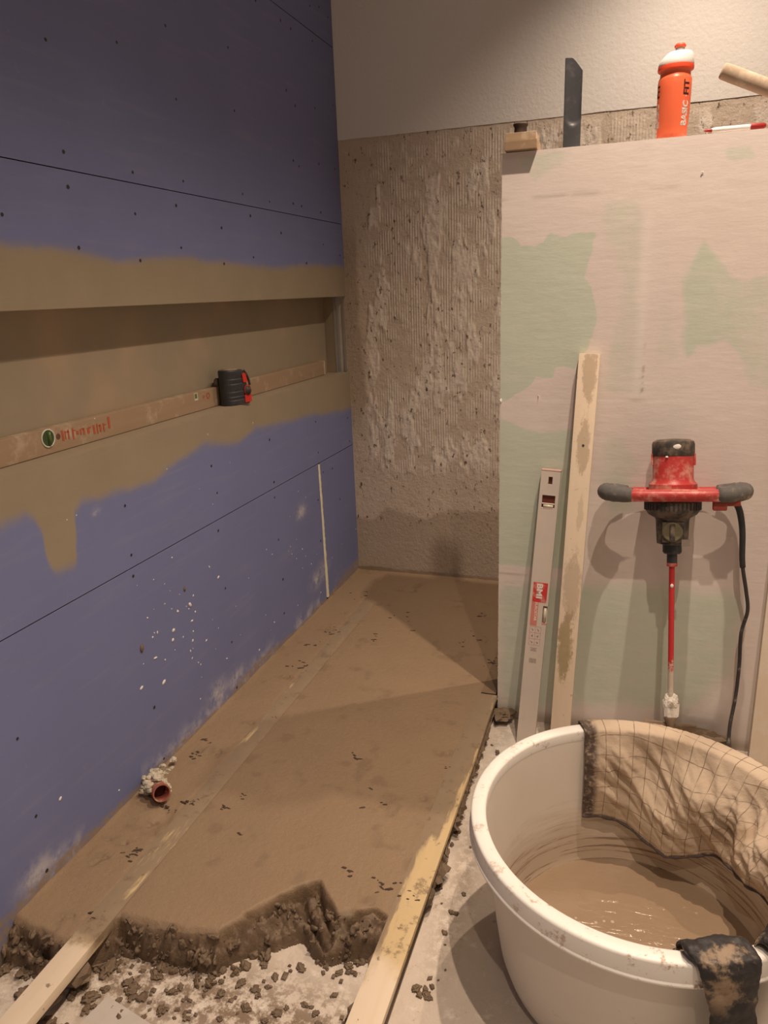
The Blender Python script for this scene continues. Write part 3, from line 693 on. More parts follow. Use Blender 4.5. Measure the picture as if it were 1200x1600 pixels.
b = BM(); lathe(b, [(.0165, -.0004), (.0195, -.0004), (.0195, .0016), (.0165, .0016), (.0165, -.0004)], 36, Matrix.Translation((.0, vy, vz)) @ Rx, cap=False); v1 = obj('vial_ring', b, simple('clear_ring', (.6, .6, .5), .3), t, True)
b = BM(); lathe(b, [(0, .0004), (.0165, .0004)], 32, Matrix.Translation((0, vy, vz)) @ Rx, cap=False); obj('vial_recess', b, simple('vial_dark_green', (.05, .08, .035), .3), t)
b = BM(); tube(b, [(.001, vy+.002, vz-.014), (.001, vy+.002, vz+.014)], .0055, 14, flat=.5); obj('vial', b, m_vial, t, True)
hy, hz = lp(91, 682); b = BM(); lathe(b, [(0, .0006), (.006, .0006), (.0065, .0)], 20, Matrix.Translation((0, hy, hz)) @ Rx, cap=False); obj('rivet', b, m_dkprint, t)
b = BM()
for k, (w, h_, u) in enumerate([(.006, .022, 98), (.003, .018, 102), (.004, .02, 107), (.005, .024, 114), (.007, .008, 121), (.004, .012, 126), (.005, .014, 131), (.008, .012, 138), (.006, .02, 147), (.004, .022, 152), (.006, .016, 157), (.004, .02, 162)]):
    y, z = lp(u, 682-(u-91)*.20); box(b, (.0004, y, z), (.0006, w, h_))
    if k % 2: box(b, (.0004, y+.006, z+.006), (.0006, .008, .0025))
y, z = lp(170, 660); box(b, (.0004, y, z), (.0006, .007, .026)); y, z = lp(170, 666); obj('red_lettering', b, m_redprint, t)
wy, wz = lp(306, 620)
b = BM(); box(b, (.0004, wy, wz), (.001, .017, .020)); f_ = obj('small_vial_frame', b, simple('pale_frame', (.62, .6, .5), .5), t)
b = BM(); box(b, (.0010, wy-.001, wz+.002), (.001, .011, .013)); obj('vial', b, m_vial, t)
for k, (u, v, r) in enumerate([(318, 620, .005), (325, 618, .009)]):
    y, z = lp(u, v); b = BM(); lathe(b, [(r*.6, .0003), (r, .0003), (r, .0007), (r*.6, .0007), (r*.6, .0003)], 20, Matrix.Translation((0, y, z)) @ Rx, cap=False); obj('red_lettering', b, m_redprint, t)

# laser: ribbed black rubber body, red slanted front with aperture
t = thing('cross_line_laser', 'small black and red cross line laser standing on the niche sill', 'laser level', (-.026, -.862, ZN0+.001), (0, 0, R_(-9)))
b = BM()
def dshape(cx, w, l, r, n=8):     # rounded outline in xy: back is round (towards -y), front flat (towards +y)
    pts = []
    for k in range(n*2+1):
        a = math.pi+math.pi*k/(n*2); pts.append((cx+w*math.cos(a), -l*.35+r*math.sin(a)))
    pts += [(cx+w, l*.55), (cx+w*.72, l*.62), (cx-w*.72, l*.62), (cx-w, l*.55)]
    return pts
zs = [0, .004, .012, .015, .022, .025, .036, .039, .058, .061, .072, .075, .090, .096, .099]
gr = [0, .0, .0, -.003, .0, -.003, 0, -.003, 0, -.003, 0, -.003, 0, -.001, -.005]
rings = []
for z, g in zip(zs, gr):
    cut = .034*max(0, z-.03)/.07            # front face leans back
    ring = [b.verts.new((x*(1+g*20), (y if y < 0 else y-cut*(y/.04)), z)) for x, y in dshape(0, .030, .052, .036)]
    rings.append(ring)
for A, B_ in zip(rings, rings[1:]):
    for k in range(len(A)): b.faces.new((A[k], A[(k+1) % len(A)], B_[(k+1) % len(A)], B_[k]))
b.faces.new(rings[0]); b.faces.new(rings[-1]); obj('rubber_housing', b, m_black, t)
b = BM(); lathe(b, [(0, .100), (.018, .100), (.022, .0985), (.022, .096)], 28, Matrix.Translation((0, -.012, 0)), cap=False); obj('top_disc', b, simple('dusty_top', (.34, .25, .19), .8), t, True)
m_lred = simple('laser_red', (.55, .035, .03), .45, dust=None)
b = BM(); box(b, (.0308, .013, .074), (.0022, .020, .026), Matrix.Identity(4)); 
for v in b.verts:
    if v.co.z > .08: v.co.y -= .004 if v.co.y < .01 else .008
obj('red_panel', b, m_lred, t)
b = BM(); box(b, (.0308, .020, .014), (.0022, .030, .022)); obj('red_panel', b, m_lred, t)
b = BM(); lathe(b, [(.0, .0), (.013, .0), (.013, .003), (.010, .003), (.009, .007), (.0, .007)], 24, Matrix.Translation((.0305, .020, .036)) @ Rx, cap=False); k_ = obj('side_knob', b, m_blackd, t, True)
b = BM(); lathe(b, [(.013, .0), (.0155, .0), (.0155, .0016), (.013, .0016), (.013, 0)], 24, Matrix.Translation((.0305, .020, .038)) @ Rx, cap=False); obj('red_ring', b, m_lred, k_, True)
b = BM(); tube(b, spline([(.026, .016, .094), (.026, .028, .080), (.026, .036, .062), (.026, .038, .050)], 5), .0035, 8); obj('bumper', b, m_blackd, t, True); b = BM(); tube(b, spline([(-.026, .016, .094), (-.026, .028, .080), (-.026, .036, .062), (-.026, .038, .050)], 5), .0035, 8); obj('bumper', b, m_blackd, t, True)
b = BM(); lathe(b, [(0, 0), (.006, 0), (.0062, .002), (.0045, .0025), (0, .001)], 18, Matrix.Translation((.0255, -.028, .047)) @ Matrix.Rotation(R_(-25), 4, 'Z') @ Rx, cap=False); obj('screw_cap', b, m_black, t, True)
b = BM(); lathe(b, [(0, 0), (.013, 0), (.013, .010), (0, .012)], 20, Matrix.Translation((-.026, -.035, .064)) @ Matrix.Rotation(R_(180), 4, 'Z') @ Rx, cap=False); obj('mount_knob', b, m_blackd, t, True)

# ================================================================== LEANING TOOLS
def lean_frame(base, top):
    """matrix: local z runs from base to top, local -y faces the room"""
    base = Vector(base); z = (Vector(top)-base); L = z.length; z.normalize()
    x = Vector((1, 0, 0)); x = (x-z*x.dot(z)).normalized(); y = z.cross(x)
    M = Matrix((x, y, z)).transposed().to_4x4(); M.translation = base; return M, L
# --- spirit level (front face plane y = 0 at -y side, back at +thickness)
Mx, L = lean_frame((.851, -1.000, .001), (.8905, PY-.026, .748))
t = thing('spirit_level', 'silver aluminium spirit level with red label leaning on the partition, leftmost', 'spirit level'); t.matrix_world = Mx
w = .0245; th = .021
def holed_plate(bm, xs, zs, holes, y0, y1, dep):
    """front face at y0 with rectangular pockets; holes set of (i,j) cells"""
    V = {}
    def vt(i, j, y): 
        k = (i, j, y)
        if k not in V: V[k] = bm.verts.new((xs[i], y, zs[j]))
        return V[k]
    for i in range(len(xs)-1):
        for j in range(len(zs)-1):
            h = (i, j) in holes; y = y0+dep if h else y0
            bm.faces.new((vt(i, j, y), vt(i+1, j, y), vt(i+1, j+1, y), vt(i, j+1, y)))
            for di, dj, e in ((-1, 0, ((i, j), (i, j+1))), (1, 0, ((i+1, j), (i+1, j+1))), (0, -1, ((i, j), (i+1, j))), (0, 1, ((i, j+1), (i+1, j+1)))):
                o_ = (i+di, j+dj)
                if h and o_ not in holes:
                    inside = 0 <= o_[0] < len(xs)-1 and 0 <= o_[1] < len(zs)-1
                    if inside:
                        (a, b1), (c, d1) = e; bm.faces.new((vt(a, b1, y0), vt(c, d1, y0), vt(c, d1, y0+dep), vt(a, b1, y0+dep)))
    box2(bm, (xs[0], y0+dep+.0002, zs[0]), (xs[-1], y1, zs[-1]))
    # thin side walls closing the sides outside pockets
    for j in range(len(zs)-1):
        for xi, s in ((0, 0), (len(xs)-1, len(xs)-2)):
            if (s, j) not in holes: bm.faces.new([bm.verts.new(p) for p in ((xs[xi], y0, zs[j]), (xs[xi], y0, zs[j+1]), (xs[xi], y0+dep+.0003, zs[j+1]), (xs[xi], y0+dep+.0003, zs[j]))])
    for zi in (0, len(zs)-1): bm.faces.new([bm.verts.new(p) for p in ((xs[0], y0, zs[zi]), (xs[-1], y0, zs[zi]), (xs[-1], y0+dep+.0003, zs[zi]), (xs[0], y0+dep+.0003, zs[zi]))])
def lv(u, v):   # local coords on the face
    d_ = fwd + RT*((u-600)/FPX) - UP*((v-800)/FPX); o_ = Vector(CAM); I = Mx.inverted(); oo = I @ o_; dd = I.to_3x3() @ d_
    s = -oo.y/dd.y; q = oo+dd*s; return q.x, q.z
z_h0, z_h1 = lv(860, 757)[1], lv(860, 745)[1]; z_v0, z_v1 = lv(857, 796)[1], lv(857, 774)[1]; z_m0, z_m1 = lv(850, 977)[1], lv(850, 947)[1]
xs = [-w, -.0165, -.005, .0055, .0125, .0165, w]; zs = [0, z_m0, z_m1, z_v0, z_v1, z_h0, z_h1, L]
holes = {(2, 5)} | {(i, 3) for i in (1, 2, 3, 4)} | {(5, 1), (4, 1)}
b = BM(); holed_plate(b, xs, zs, holes, 0, th, .012); obj('body', b, m_metal, t)
m_dkred = simple('dark_red_recess', (.16, .045, .03), .6)
b = BM(); box2(b, (-.0160, .0100, z_v0+.0005), (.0162, .0118, z_v1-.0005)); obj('vial_recess', b, m_dkred, t)
b = BM(); tube(b, [(-.012, .004, z_v0+.008), (.013, .004, z_v0+.008)], .0045, 14); obj('vial', b, simple('vial_acrylic', (.66, .62, .5), .2, .1, spec=.6, bump=0), t, True)
b = BM(); box2(b, (-.0162, .002, z_v0+.0008), (.0162, .0115, z_v0+.0035)); box2(b, (-.0162, .001, z_v0+.0135), (.0162, .0115, z_v0+.0150)); obj('vial_holder', b, simple('vial_holder_pale', (.78, .66, .6), .5), t)
b = BM(); tube(b, [(.0185, .005, z_m0+.004), (.0185, .005, z_m1-.006)], .0042, 14); obj('vial', b, simple('vial_acrylic_centre', (.55, .5, .4), .2, .1, spec=.6, bump=0), t, True)
b = BM(); box2(b, (.0128, .0005, z_m0+.0005), (.0243, .0115, z_m0+.005)); obj('vial_holder', b, simple('vial_holder_red', (.55, .3, .26), .5), t)
b = BM(); box2(b, (-.0045, .0105, z_h0+.0004), (.005, .0118, z_h1-.0004)); obj('slot_back', b, m_dkred, t)
b = BM(); box2(b, (-w-.0004, -.0006, L), (w+.0004, th+.0004, L+.004)); bevel(b, .001, 1); obj('end_cap', b, simple('pinkish_end_cap', (.55, .36, .30), .6), t)
# printed label
m_lab = simple('red_label', (.58, .05, .045), .5, .08, 30, bump=0, dust=(.62, .42, .36), dustamt=.5, dscale=30)
m_labf = simple('faded_red_label', (.60, .22, .18), .6, .08, 30, bump=0)
m_wh = simple('white_print', (.78, .74, .68), .5, bump=0); m_gr = simple('grey_print', (.25, .2, .18), .6, bump=0)
z0, z1 = lv(840, 978)[1], lv(843, 910)[1]; zmid = lv(843, 941)[1]
b = BM(); box2(b, (-.0175, -.0004, zmid), (.0195, .0001, z1)); bevel(b, .0003, 1); lab = obj('label', b, m_lab, t)
b = BM(); box2(b, (-.0180, -.0003, z0), (-.0000, .0001, zmid)); obj('label', b, m_labf, t)
def text(name, s, size, m, parent, loc, rot, ext=.0002, off=0.0, sx=1.0, bend=None):
    cu = bpy.data.curves.new(name, 'FONT'); cu.body = s; cu.size = size; cu.extrude = ext; cu.offset = off; cu.align_x = 'LEFT'; cu.align_y = 'BOTTOM_BASELINE'
    cu.resolution_u = 3
    tmp = bpy.data.objects.new('t', cu); COL.objects.link(tmp)
    dg = bpy.context.evaluated_depsgraph_get(); me = bpy.data.meshes.new_from_object(tmp.evaluated_get(dg)); bpy.data.objects.remove(tmp); bpy.data.curves.remove(cu)
    me.name = name; me.materials.clear(); me.materials.append(m)
    o = bpy.data.objects.new(name, me); COL.objects.link(o); o.parent = parent
    for v in me.vertices: v.co.x *= sx
    if bend: 
        bm = bmesh.new(); bm.from_mesh(me); bmesh.ops.subdivide_edges(bm, edges=[e for e in bm.edges if e.calc_length() > .004], cuts=2); bm.to_mesh(me); bm.free()
        for v in me.vertices: v.co = bend(v.co)
        me.update()
    else: o.location = loc; o.rotation_euler = rot
    return o
# text reads downwards along the level: local +x of text -> -z, text up -> +x
ROT = Matrix(((0, 1, 0), (0, 0, -1), (-1, 0, 0))).to_euler()
text('lettering', 'BMI', .0205, m_wh, t, (-.0075, -.0006, z1-.0025), ROT, off=.0007, sx=1.28)
text('lettering', 'EUROSTAR', .0092, m_wh, t, (-.0085, -.0004, zmid-.001), ROT, off=.0001, sx=1.12)
b = BM(); zi1, zi0 = lv(838, 979)[1], lv(835, 1008)[1]
for k in range(4):
    z = zi1+(zi0-zi1)*k/3; box2(b, (-.0165, -.0003, z-.0004), (.0125, .0001, z+.0004))
for x in (-.0165, -.002, .0125): box2(b, (x-.0004, -.0003, zi0), (x+.0004, .0001, zi1))
obj('pictogram_frame', b, m_labf, t)
b = BM(); rr = random.Random(2)
for k in range(3):
    for x in (-.0095, .005):
        z = zi1+(zi0-zi1)*(k+.5)/3; box(b, (x, -.0001, z), (.007, .0004, .0012), Matrix.Translation((x, 0, z)) @ Matrix.Rotation(rr.uniform(-.9, .9), 4, 'Y') @ Matrix.Translation((-x, 0, -z))); box(b, (x+.001, -.0001, z-.002), (.002, .0004, .004))
obj('pictogram', b, m_gr, t)
b = BM(); zb = lv(832, 1012)[1]
for k in range(5): box(b, (-.002, -.0001, zb-.0022*k), (.018-.003*(k % 3), .0004, .0006))
zb = lv(831, 1032)[1]; x = -.010
while x < .008: q = rr.uniform(.0005, .0014); box(b, (x, -.0001, zb), (q, .0004, .013)); x += q+rr.uniform(.0006, .0013)
obj('barcode', b, m_gr, t)

# --- battens
def leaning_batten(name, label, base, top, w, th, m):
    Mx_, L_ = lean_frame(base, top)
    bm = BM(); box(bm, (0, th/2, L_/2), (w, th, L_)); bevel(bm, .0015, 2)
    o = obj(name, bm, m); o.matrix_world = Mx_; props(o, label, 'timber'); return auto(o), Mx_, L_
def mat_batten_c():
    M = Mat('cement_stained_batten', .8, .2); o = M.coord('Object'); st = M.coord('Object', (30, 30, 2))
    c = M.mix(M.noise(st, 1.6, 5, .6, .5), (.70, .57, .42), (.80, .68, .53))
    c = M.mix(M.ramp(M.noise(o, 7, 4), .35, .7), c, (.74, .63, .50))
    sep = M.n('ShaderNodeSeparateXYZ'); M.L(o, sep.inputs[0]); x, z = sep.outputs[0], sep.outputs[2]
    nz = M.math('MULTIPLY', M.math('SUBTRACT', M.noise(M.coord('Object', (1, 1, .45)), 48, 8, .8), .5), 2.2)
    def blob(x0, z0, rx, rz):
        dx = M.math('DIVIDE', M.math('SUBTRACT', x, x0), rx); dz = M.math('DIVIDE', M.math('SUBTRACT', z, z0), rz)
        return M.math('ADD', M.math('SUBTRACT', 1, M.math('SQRT', M.math('ADD', M.math('MULTIPLY', dx, dx), M.math('MULTIPLY', dz, dz)))), nz)
    c = M.mix(M.math('MULTIPLY', M.ramp(blob(-.004, .31, .022, .11), .05, .35), .9), c, M.mix(M.noise(o, 60, 5, .7), (.30, .23, .11), (.44, .36, .22)))
    c = M.mix(M.math('MULTIPLY', M.ramp(blob(.002, .47, .03, .12), .1, .5), .6), c, (.42, .33, .24))
    for x0, z0, rx, rz, k in ((.004, 1.0, .022, .08, .75), (.002, .83, .02, .09, .7), (.008, .66, .012, .06, .4)):
        c = M.mix(M.math('MULTIPLY', M.ramp(blob(x0, z0, rx, rz), .15, .4), k), c, (.42, .33, .23))
    c = M.mix(M.math('MULTIPLY', M.ramp(M.noise(o, 70, 5, .7), .63, .68), .5), c, (.36, .27, .18))
    M.color(c); M.bump(M.noise(o, 50, 5), .3, .002); return M.m
o, _, _ = leaning_batten('timber_batten', 'tall cement stained pine batten leaning on the partition between level and mixer', (.943, -1.045, .001), (.973, PY-.024, 1.042), .050, .022, mat_batten_c())
b = BM(); lathe(b, [(0, 0), (.003, 0), (.003, .0006), (0, .0006)], 12, cap=False); 
k_ = obj('nail_hole', b, m_dark, o); k_.location = (.002, -.0002, .83); k_.rotation_euler = (R_(90), 0, 0)
leaning_batten('timber_batten', 'pale dusty pine board leaning on the partition right of the mixer cable', (1.4265, -1.035, .001), (1.448, PY-.022, 1.06), .062, .020, mat_wood('pale_pine', (.66, .55, .42), (.76, .66, .54), (.74, .68, .60), .6, 'z', 6))

# ================================================================== MIXER
Mx, L = lean_frame((1.217, -1.113, .004), (1.174, -.936, .85))
t = thing('mixing_drill', 'red and black electric paddle mixer standing on its paddle against the partition', 'power mixer'); t.matrix_world = Mx
k = 1.022
b = BM(); lathe(b, [(.030, .722*k), (.050, .722*k), (.054, .727*k), (.054, .738*k), (.0475, .745*k), (.0455, .752*k), (.0455, .806*k), (.040, .812*k)], 48); obj('motor_housing', b, m_red, t, False); auto(t.children[-1], 30) if t.children else None
mh = [c for c in COL.objects if c.name.startswith('motor_housing')][0]; auto(mh, 30)
b = BM()
for sx in (-1, 1): box(b, (sx*.0465, -.004, .795*k), (.005, .016, .028))
bevel(b, .0015, 2); obj('strap_lug', b, m_red, mh)
b = BM(); lathe(b, [(.0462, .803*k), (.0475, .806*k), (.0475, .830*k), (.0455, .836*k), (.036, .841*k), (.0, .843*k)], 48, cap=False); auto(obj('motor_cap', b, m_blackd, t), 30); mc = [c for c in COL.objects if c.name.startswith('motor_cap')][0]
b = BM(); bmesh.ops.create_icosphere(b, subdivisions=2, radius=1, matrix=Matrix.Translation((.005, -.0462, .824*k)) @ Matrix.Diagonal((.010, .002, .0065, 1))); bmesh.ops.create_icosphere(b, subdivisions=2, radius=1, matrix=Matrix.Translation((-.016, -.0445, .801*k)) @ Matrix.Diagonal((.0035, .002, .0025, 1))); obj('plaster_blob', b, m_white, mc, True)
# handle ring
S = .716*k
def ring_pt(a, rx=.152, ry=.066, n=3.2):
    c, s = math.cos(a), math.sin(a); return Vector((rx*math.copysign(abs(c)**(2/n), c), ry*math.copysign(abs(s)**(2/n), s)-.004, S+.006*abs(c)**3))
ringp = [ring_pt(2*math.pi*i/72) for i in range(72)]
b = BM(); tube(b, [ring_pt(2*math.pi*i/96) for i in range(96)], .0125, 12, closed=True); hf = obj('handle_frame', b, m_red, t, True)
b = BM()                                    # broad red bridge across the front that carries the motor
for (x0, x1, z0, z1, y) in ((-.098, .098, -.014, .011, -.0745), ):
    box2(b, (x0, y, S+z0-.001), (x1, y+.018, S+z1+.002))
box2(b, (-.062, -.070, S-.010), (.062, .05, S+.008)); bevel(b, .004, 3); auto(obj('handle_bridge', b, m_red, hf))
for sgn, a0, a1 in ((-1, 122, 244), (1, -64, 58)):
    b = BM(); n = 22; P_ = []; R2 = []
    for i in range(n+1):
        a = R_(a0+(a1-a0)*i/n); P_.append(ring_pt(a)); s = i/n
        R2.append(.0195+.0015*math.cos(i*1.1*2)*(.5 if .1 < s < .9 else 0)-.003*(abs(s-.5)*2)**6)
    # extend straight towards the middle along the front and the back
    tube(b, P_, R2, 16); obj('grip', b, m_rubber, t, True)
b = BM(); box2(b, (.082, -.062, S-.036), (.112, -.044, S-.010)); box2(b, (.108, -.060, S-.026), (.140, -.046, S-.010)); bevel(b, .004, 3); auto(obj('trigger', b, simple('dirty_red_trigger', (.30, .06, .045), .5, .3, 40), t))
# gearbox
b = BM(); lathe(b, [(.040, .708*k), (.060, .700*k), (.0625, .696*k), (.0625, .680*k), (.054, .668*k), (.040, .660*k)], 48); gb = obj('gearbox', b, m_blackd, t); auto(gb, 30)
b = BM()
for i in range(40):
    a = 2*math.pi*i/40; Mr = Matrix.Rotation(a, 4, 'Z'); box(b, (.0615, 0, .688*k), (.005, .0032, .018), Mr)
obj('cooling_fin', b, m_black, gb)
b = BM(); lathe(b, [(.042, .665*k), (.0375, .655*k), (.0355, .612*k), (.0345, .600*k), (.028, .598*k)], 40); 
box2(b, (-.024, -.040, .606*k), (.024, .02, .652*k)); auto(obj('gear_housing', b, m_blackd, t), 30); gh = [c for c in COL.objects if c.name.startswith('gear_housing')][0]
MR = Matrix.Translation((-.002, -.040, .630*k)) @ Matrix.Rotation(R_(90), 4, 'X')
b = BM(); lathe(b, [(.0, .0), (.0225, .0), (.0225, .004), (.020, .006), (.0, .006)], 36, MR, cap=False); dial = obj('gear_selector', b, simple('olive_dial', (.17, .15, .09), .5, .3, 60), t, False)
b = BM(); box(b, (-.002, -.050, .630*k), (.011, .010, .040)); bevel(b, .003, 3); obj('selector_bar', b, m_blackd, dial)
b = BM(); box(b, (.027, -.041, .606*k), (.018, .004, .016)); obj('warning_plate', b, simple('dull_label', (.2, .17, .14), .6), gh)
b = BM(); lathe(b, [(.0215, .601*k), (.0215, .580*k), (.019, .576*k), (.013, .576*k)], 6 if False else 32); auto(obj('chuck_nut', b, m_black, t), 30)
b = BM(); lathe(b, [(.0118, .577*k), (.0118, .552*k)], 24); auto(obj('spindle', b, m_black, t))
b = BM(); lathe(b, [(.0122, .554*k), (.0122, .546*k), (.0068, .545*k)], 24); auto(obj('shaft_collar', b, m_red, t))
def mat_shaft():
    M = Mat('red_shaft_crusted', .5, .4); o = M.coord('Object'); sep = M.n('ShaderNodeSeparateXYZ'); M.L(o, sep.inputs[0])
    e = M.math('ADD', sep.outputs[2], M.math('MULTIPLY', M.math('SUBTRACT', M.noise(o, 130, 5, .7), .5), .13))
    c = M.mix(M.ramp(e, .33, .30), (.50, .03, .03), (.52, .44, .36)); c = M.mix(M.ramp(e, .27, .2), c, (.74, .70, .64))
    M.color(c); M.bump(M.noise(o, 200, 4), .4, .002); return M.m
b = BM(); lathe(b, [(.0066, .546*k), (.0066, .24*k), (.007, .15*k)], 20); auto(obj('shaft', b, mat_shaft(), t))
b = BM(); bmesh.ops.create_icosphere(b, subdivisions=1, radius=1, matrix=Matrix.Translation((0, -.0066, .50*k)) @ Matrix.Diagonal((.0045, .0015, .0055, 1))); obj('plaster_blob', b, m_white, t, True)
l = lump(1, 77, 4, .3, 1.0); 
for v in l.verts:
    if v.co.z <= -.149: v.co.z = -.75-.2*random.random()
for v in l.verts: v.co = Vector((v.co.x*.0135, v.co.y*.0155, .212*k+v.co.z*.030))
obj('plaster_crust', l, simple('white_plaster_crust', (.74, .70, .64), .9, .15, 90, bump=.5, dust=(.25, .17, .11), dustamt=.5, dscale=55), t, False)
m_pad = simple('mortar_coated_steel', (.23, .165, .11), .6, .3, 70, bump=.5)
b = BM(); lathe(b, [(.014, .186*k), (.015, .180*k), (.009, .166*k), (.009, .14*k), (.009, 0.002)], 20); auto(obj('paddle_hub', b, m_pad, t))
for ph in (0, math.pi):
    b = BM(); N = 26; inn = []; out = []
    for i in range(N+1):
        s = i/N; a = ph+R_(172)+s*R_(200); z = .168*k-.163*s; ro = .060-.012*s
        inn.append(Vector((.007*math.cos(a), .007*math.sin(a), z))); out.append((ro, a, z))
    th_ = .0016
    for i in range(N):
        ps = []
        for jj in (i, i+1):
            ro, a, z = out[jj]; ps.append((Vector((.007*math.cos(a), .007*math.sin(a), z)), Vector((ro*math.cos(a), ro*math.sin(a), z+.004))))
        (a_, b1), (c_, d1) = ps; dz = Vector((0, 0, th_))
        q = [a_+dz, b1+dz, d1+dz, c_+dz, a_-dz, b1-dz, d1-dz, c_-dz]; vv = [b.verts.new(p) for p in q]
        for f in ((0, 1, 2, 3), (7, 6, 5, 4), (0, 4, 5, 1), (1, 5, 6, 2), (2, 6, 7, 3), (3, 7, 4, 0)): b.faces.new([vv[x] for x in f])
    bmesh.ops.remove_doubles(b, verts=b.verts[:], dist=1e-5); obj('paddle_blade', b, m_pad, t)
# cable from the right grip to the floor
I = Mx.inverted()
cp = [at(1150, 785, 1, -.955), at(1156, 800, 1, -.955), at(1160, 830, 1, -.95), at(1160, 880, 1, -.94), at(1166, 925, 1, -.93), at(1168, 955, 1, -.925), at(1158, 990, 1, -.925), at(1155, 1040, 1, -.925), at(1149, 1090, 1, -.93), at(1141, 1130, 1, -.94), at(1137, 1165, 1, -.955), Vector((1.34, -1.0, .007)), Vector((1.40, -1.10, .006)), Vector((1.55, -1.16, .006)), Vector((1.8, -1.1, .006))]
pts_ = [I @ p for p in spline(cp, 8)]
b = BM(); tube(b, pts_, .0045, 10); cb = obj('cable', b, simple('grey_black_cable', (.06, .055, .055), .55, .3, 50, dust=(.30, .27, .24), dustamt=.25, dscale=40), t, True)
b = BM(); tube(b, pts_[0:26], [.0078-.0012*i/26 for i in range(26)], 12); obj('cable_sleeve', b, m_black, cb, True)
clump((1.290, -.935, .030), .066, 31, 'heap of grey brown mortar on the floor behind the mixer paddle', flat=.8, sc_=(1.0, .40, 1), rough=.4)
clump((1.310, -1.04, .012), .026, 33, 'flat pale mortar lump beside the mixer cable on the floor', flat=.5, sc_=(1.2, .9, .8))

# ================================================================== THINGS ON THE PARTITION
TOP = PH+.0015
# wooden blocks
m_ply = mat_wood('weathered_plywood', (.26, .175, .11), (.37, .26, .165), (.45, .35, .25), .2, 'x', 20)
def block(name, label, c, s, rz, m):
    bm = BM(); box(bm, (0, 0, s[2]/2), s); bevel(bm, .001, 2); o = obj(name, bm, m); o.location = c; o.rotation_euler = (0, 0, R_(rz)); props(o, label, 'wood block'); return o
block('wood_block', 'lower plywood block on the left end of the partition top', (.799, PY+.018, TOP), (.074, .076, .020), 0, m_ply)
block('wood_block', 'upper plywood block stacked on the lower one, on the partition end', (.797, PY+.022, TOP+.0205), (.071, .070, .0175), 1.5, mat_wood('dusty_plywood', (.32, .225, .145), (.44, .32, .21), (.5, .4, .29), .4, 'x', 20))
b = BM(); lathe(b, [(.014, 0), (.0165, .001), (.015, .006), (.0145, .018), (.0175, .022), (.0175, .0255), (.014, .026), (.0125, .022), (.0, .022)], 24, cap=False); o = obj('dark_cap', b, simple('dark_brown_cap', (.045, .03, .024), .6), None, True)
o.location = (.791, PY+.036, TOP+.0386); props(o, 'small dark brown plastic cap on top of the plywood blocks', 'cap')
# black plastic strip standing on end
t = thing('plastic_strip', 'black rounded plastic blade standing upright on the partition top beside the bottle', 'plastic strip', (.9085, PY+.045, TOP))
t.rotation_euler = (0, 0, R_(9))
b = BM(); H_ = .190; w = .0195; rows = []
NZ = 40
for i in range(NZ+1):
    z = H_*i/NZ; row = []
    for j in range(13):
        x = -w+2*w*j/12; zz = z
        if z > H_*.80:                                     # slanted top right corner with a round shoulder
            lim = H_-.028*max(0, (x+w*.25)/(1.25*w))**1.3; zz = H_*.80+(z-H_*.80)/(H_*.2)*(lim-H_*.80)
        sc0 = max(0, 1-((x-.002)/.0165)**2); pocket = -.004*math.sqrt(sc0)*(1/(1+math.exp(-(z-.052-.012*(1-sc0))*900)))
        row.append(b.verts.new((x, pocket*-1-.0055+.002*(x/w)**2, zz)))
    rows.append(row)
back = [[b.verts.new((v.co.x, .0055, v.co.z)) for v in row] for row in rows]
for i in range(NZ):
    for j in range(12):
        b.faces.new((rows[i][j], rows[i][j+1], rows[i+1][j+1], rows[i+1][j])); b.faces.new((back[i][j], back[i+1][j], back[i+1][j+1], back[i][j+1]))
    for j in (0, 12): b.faces.new((rows[i][j], rows[i+1][j], back[i+1][j], back[i][j]))
for i in (0, NZ):
    for j in range(12): b.faces.new((rows[i][j], back[i][j], back[i][j+1], rows[i][j+1]))
auto(obj('blade', b, simple('scuffed_black_plastic', (.050, .052, .060), .38, .2, 50, .5, .05, dust=(.13, .12, .12), dustamt=.35, dscale=22), t), 50)
# drinking bottle
p = at(1049, 214, 1, PY+.045); bx = p.x
t = thing('sports_bottle', 'bright orange sports drinking bottle with white lid standing on the partition top', 'bottle', (bx, PY+.048, TOP), (0, 0, 0))
OR = (.95, .13, .035)
M = Mat('orange_bottle_plastic', .32, .5); M.color(M.mix(M.noise(M.coord('Object'), 12, 3), (.80, .15, .065), (.88, .19, .085))); M.b.inputs['Subsurface Weight'].default_value = .25; M.b.inputs['Subsurface Radius'].default_value = (.03, .01, .005); M.b.inputs['Subsurface Scale'].default_value = .3; m_or = M.m
m_or2 = simple('orange_red_plastic', (.80, .09, .04), .4, .05)
b = BM(); lathe(b, [(.0, .001), (.029, .001), (.0315, .004), (.0320, .012), (.0320, .020), (.0330, .030), (.0348, .060), (.0352, .100), (.0352, .119), (.0340, .123), (.0318, .127), (.0318, .135), (.0335, .138)], 56, cap=False); bb = auto(obj('bottle_body', b, m_or, t), 50)
b = BM(); lathe(b, [(.0335, .137), (.0372, .139), (.0378, .143), (.0372, .147), (.033, .149)], 56, cap=False); auto(obj('lid_ring', b, m_or2, t), 40)
Sh = Matrix(((1, 0, .0, 0), (0, 1, 0, 0), (.0, 0, 1, 0), (0, 0, 0, 1)))
b = BM(); rg = lathe(b, [(.0362, .147), (.0372, .150), (.0352, .158), (.031, .166), (.0275, .171), (.025, .173), (.0, .173)], 56, cap=False)
for ring in rg:
    for v in ring:
        if v.co.z > .155: v.co.x += .006*(v.co.z-.155)/.018; v.co.z += .03*(v.co.z-.155)/.018*v.co.x*.0
m_lid = simple('white_lid_plastic', (.74, .72, .70), .45, .03); auto(obj('lid', b, m_lid, t), 50)
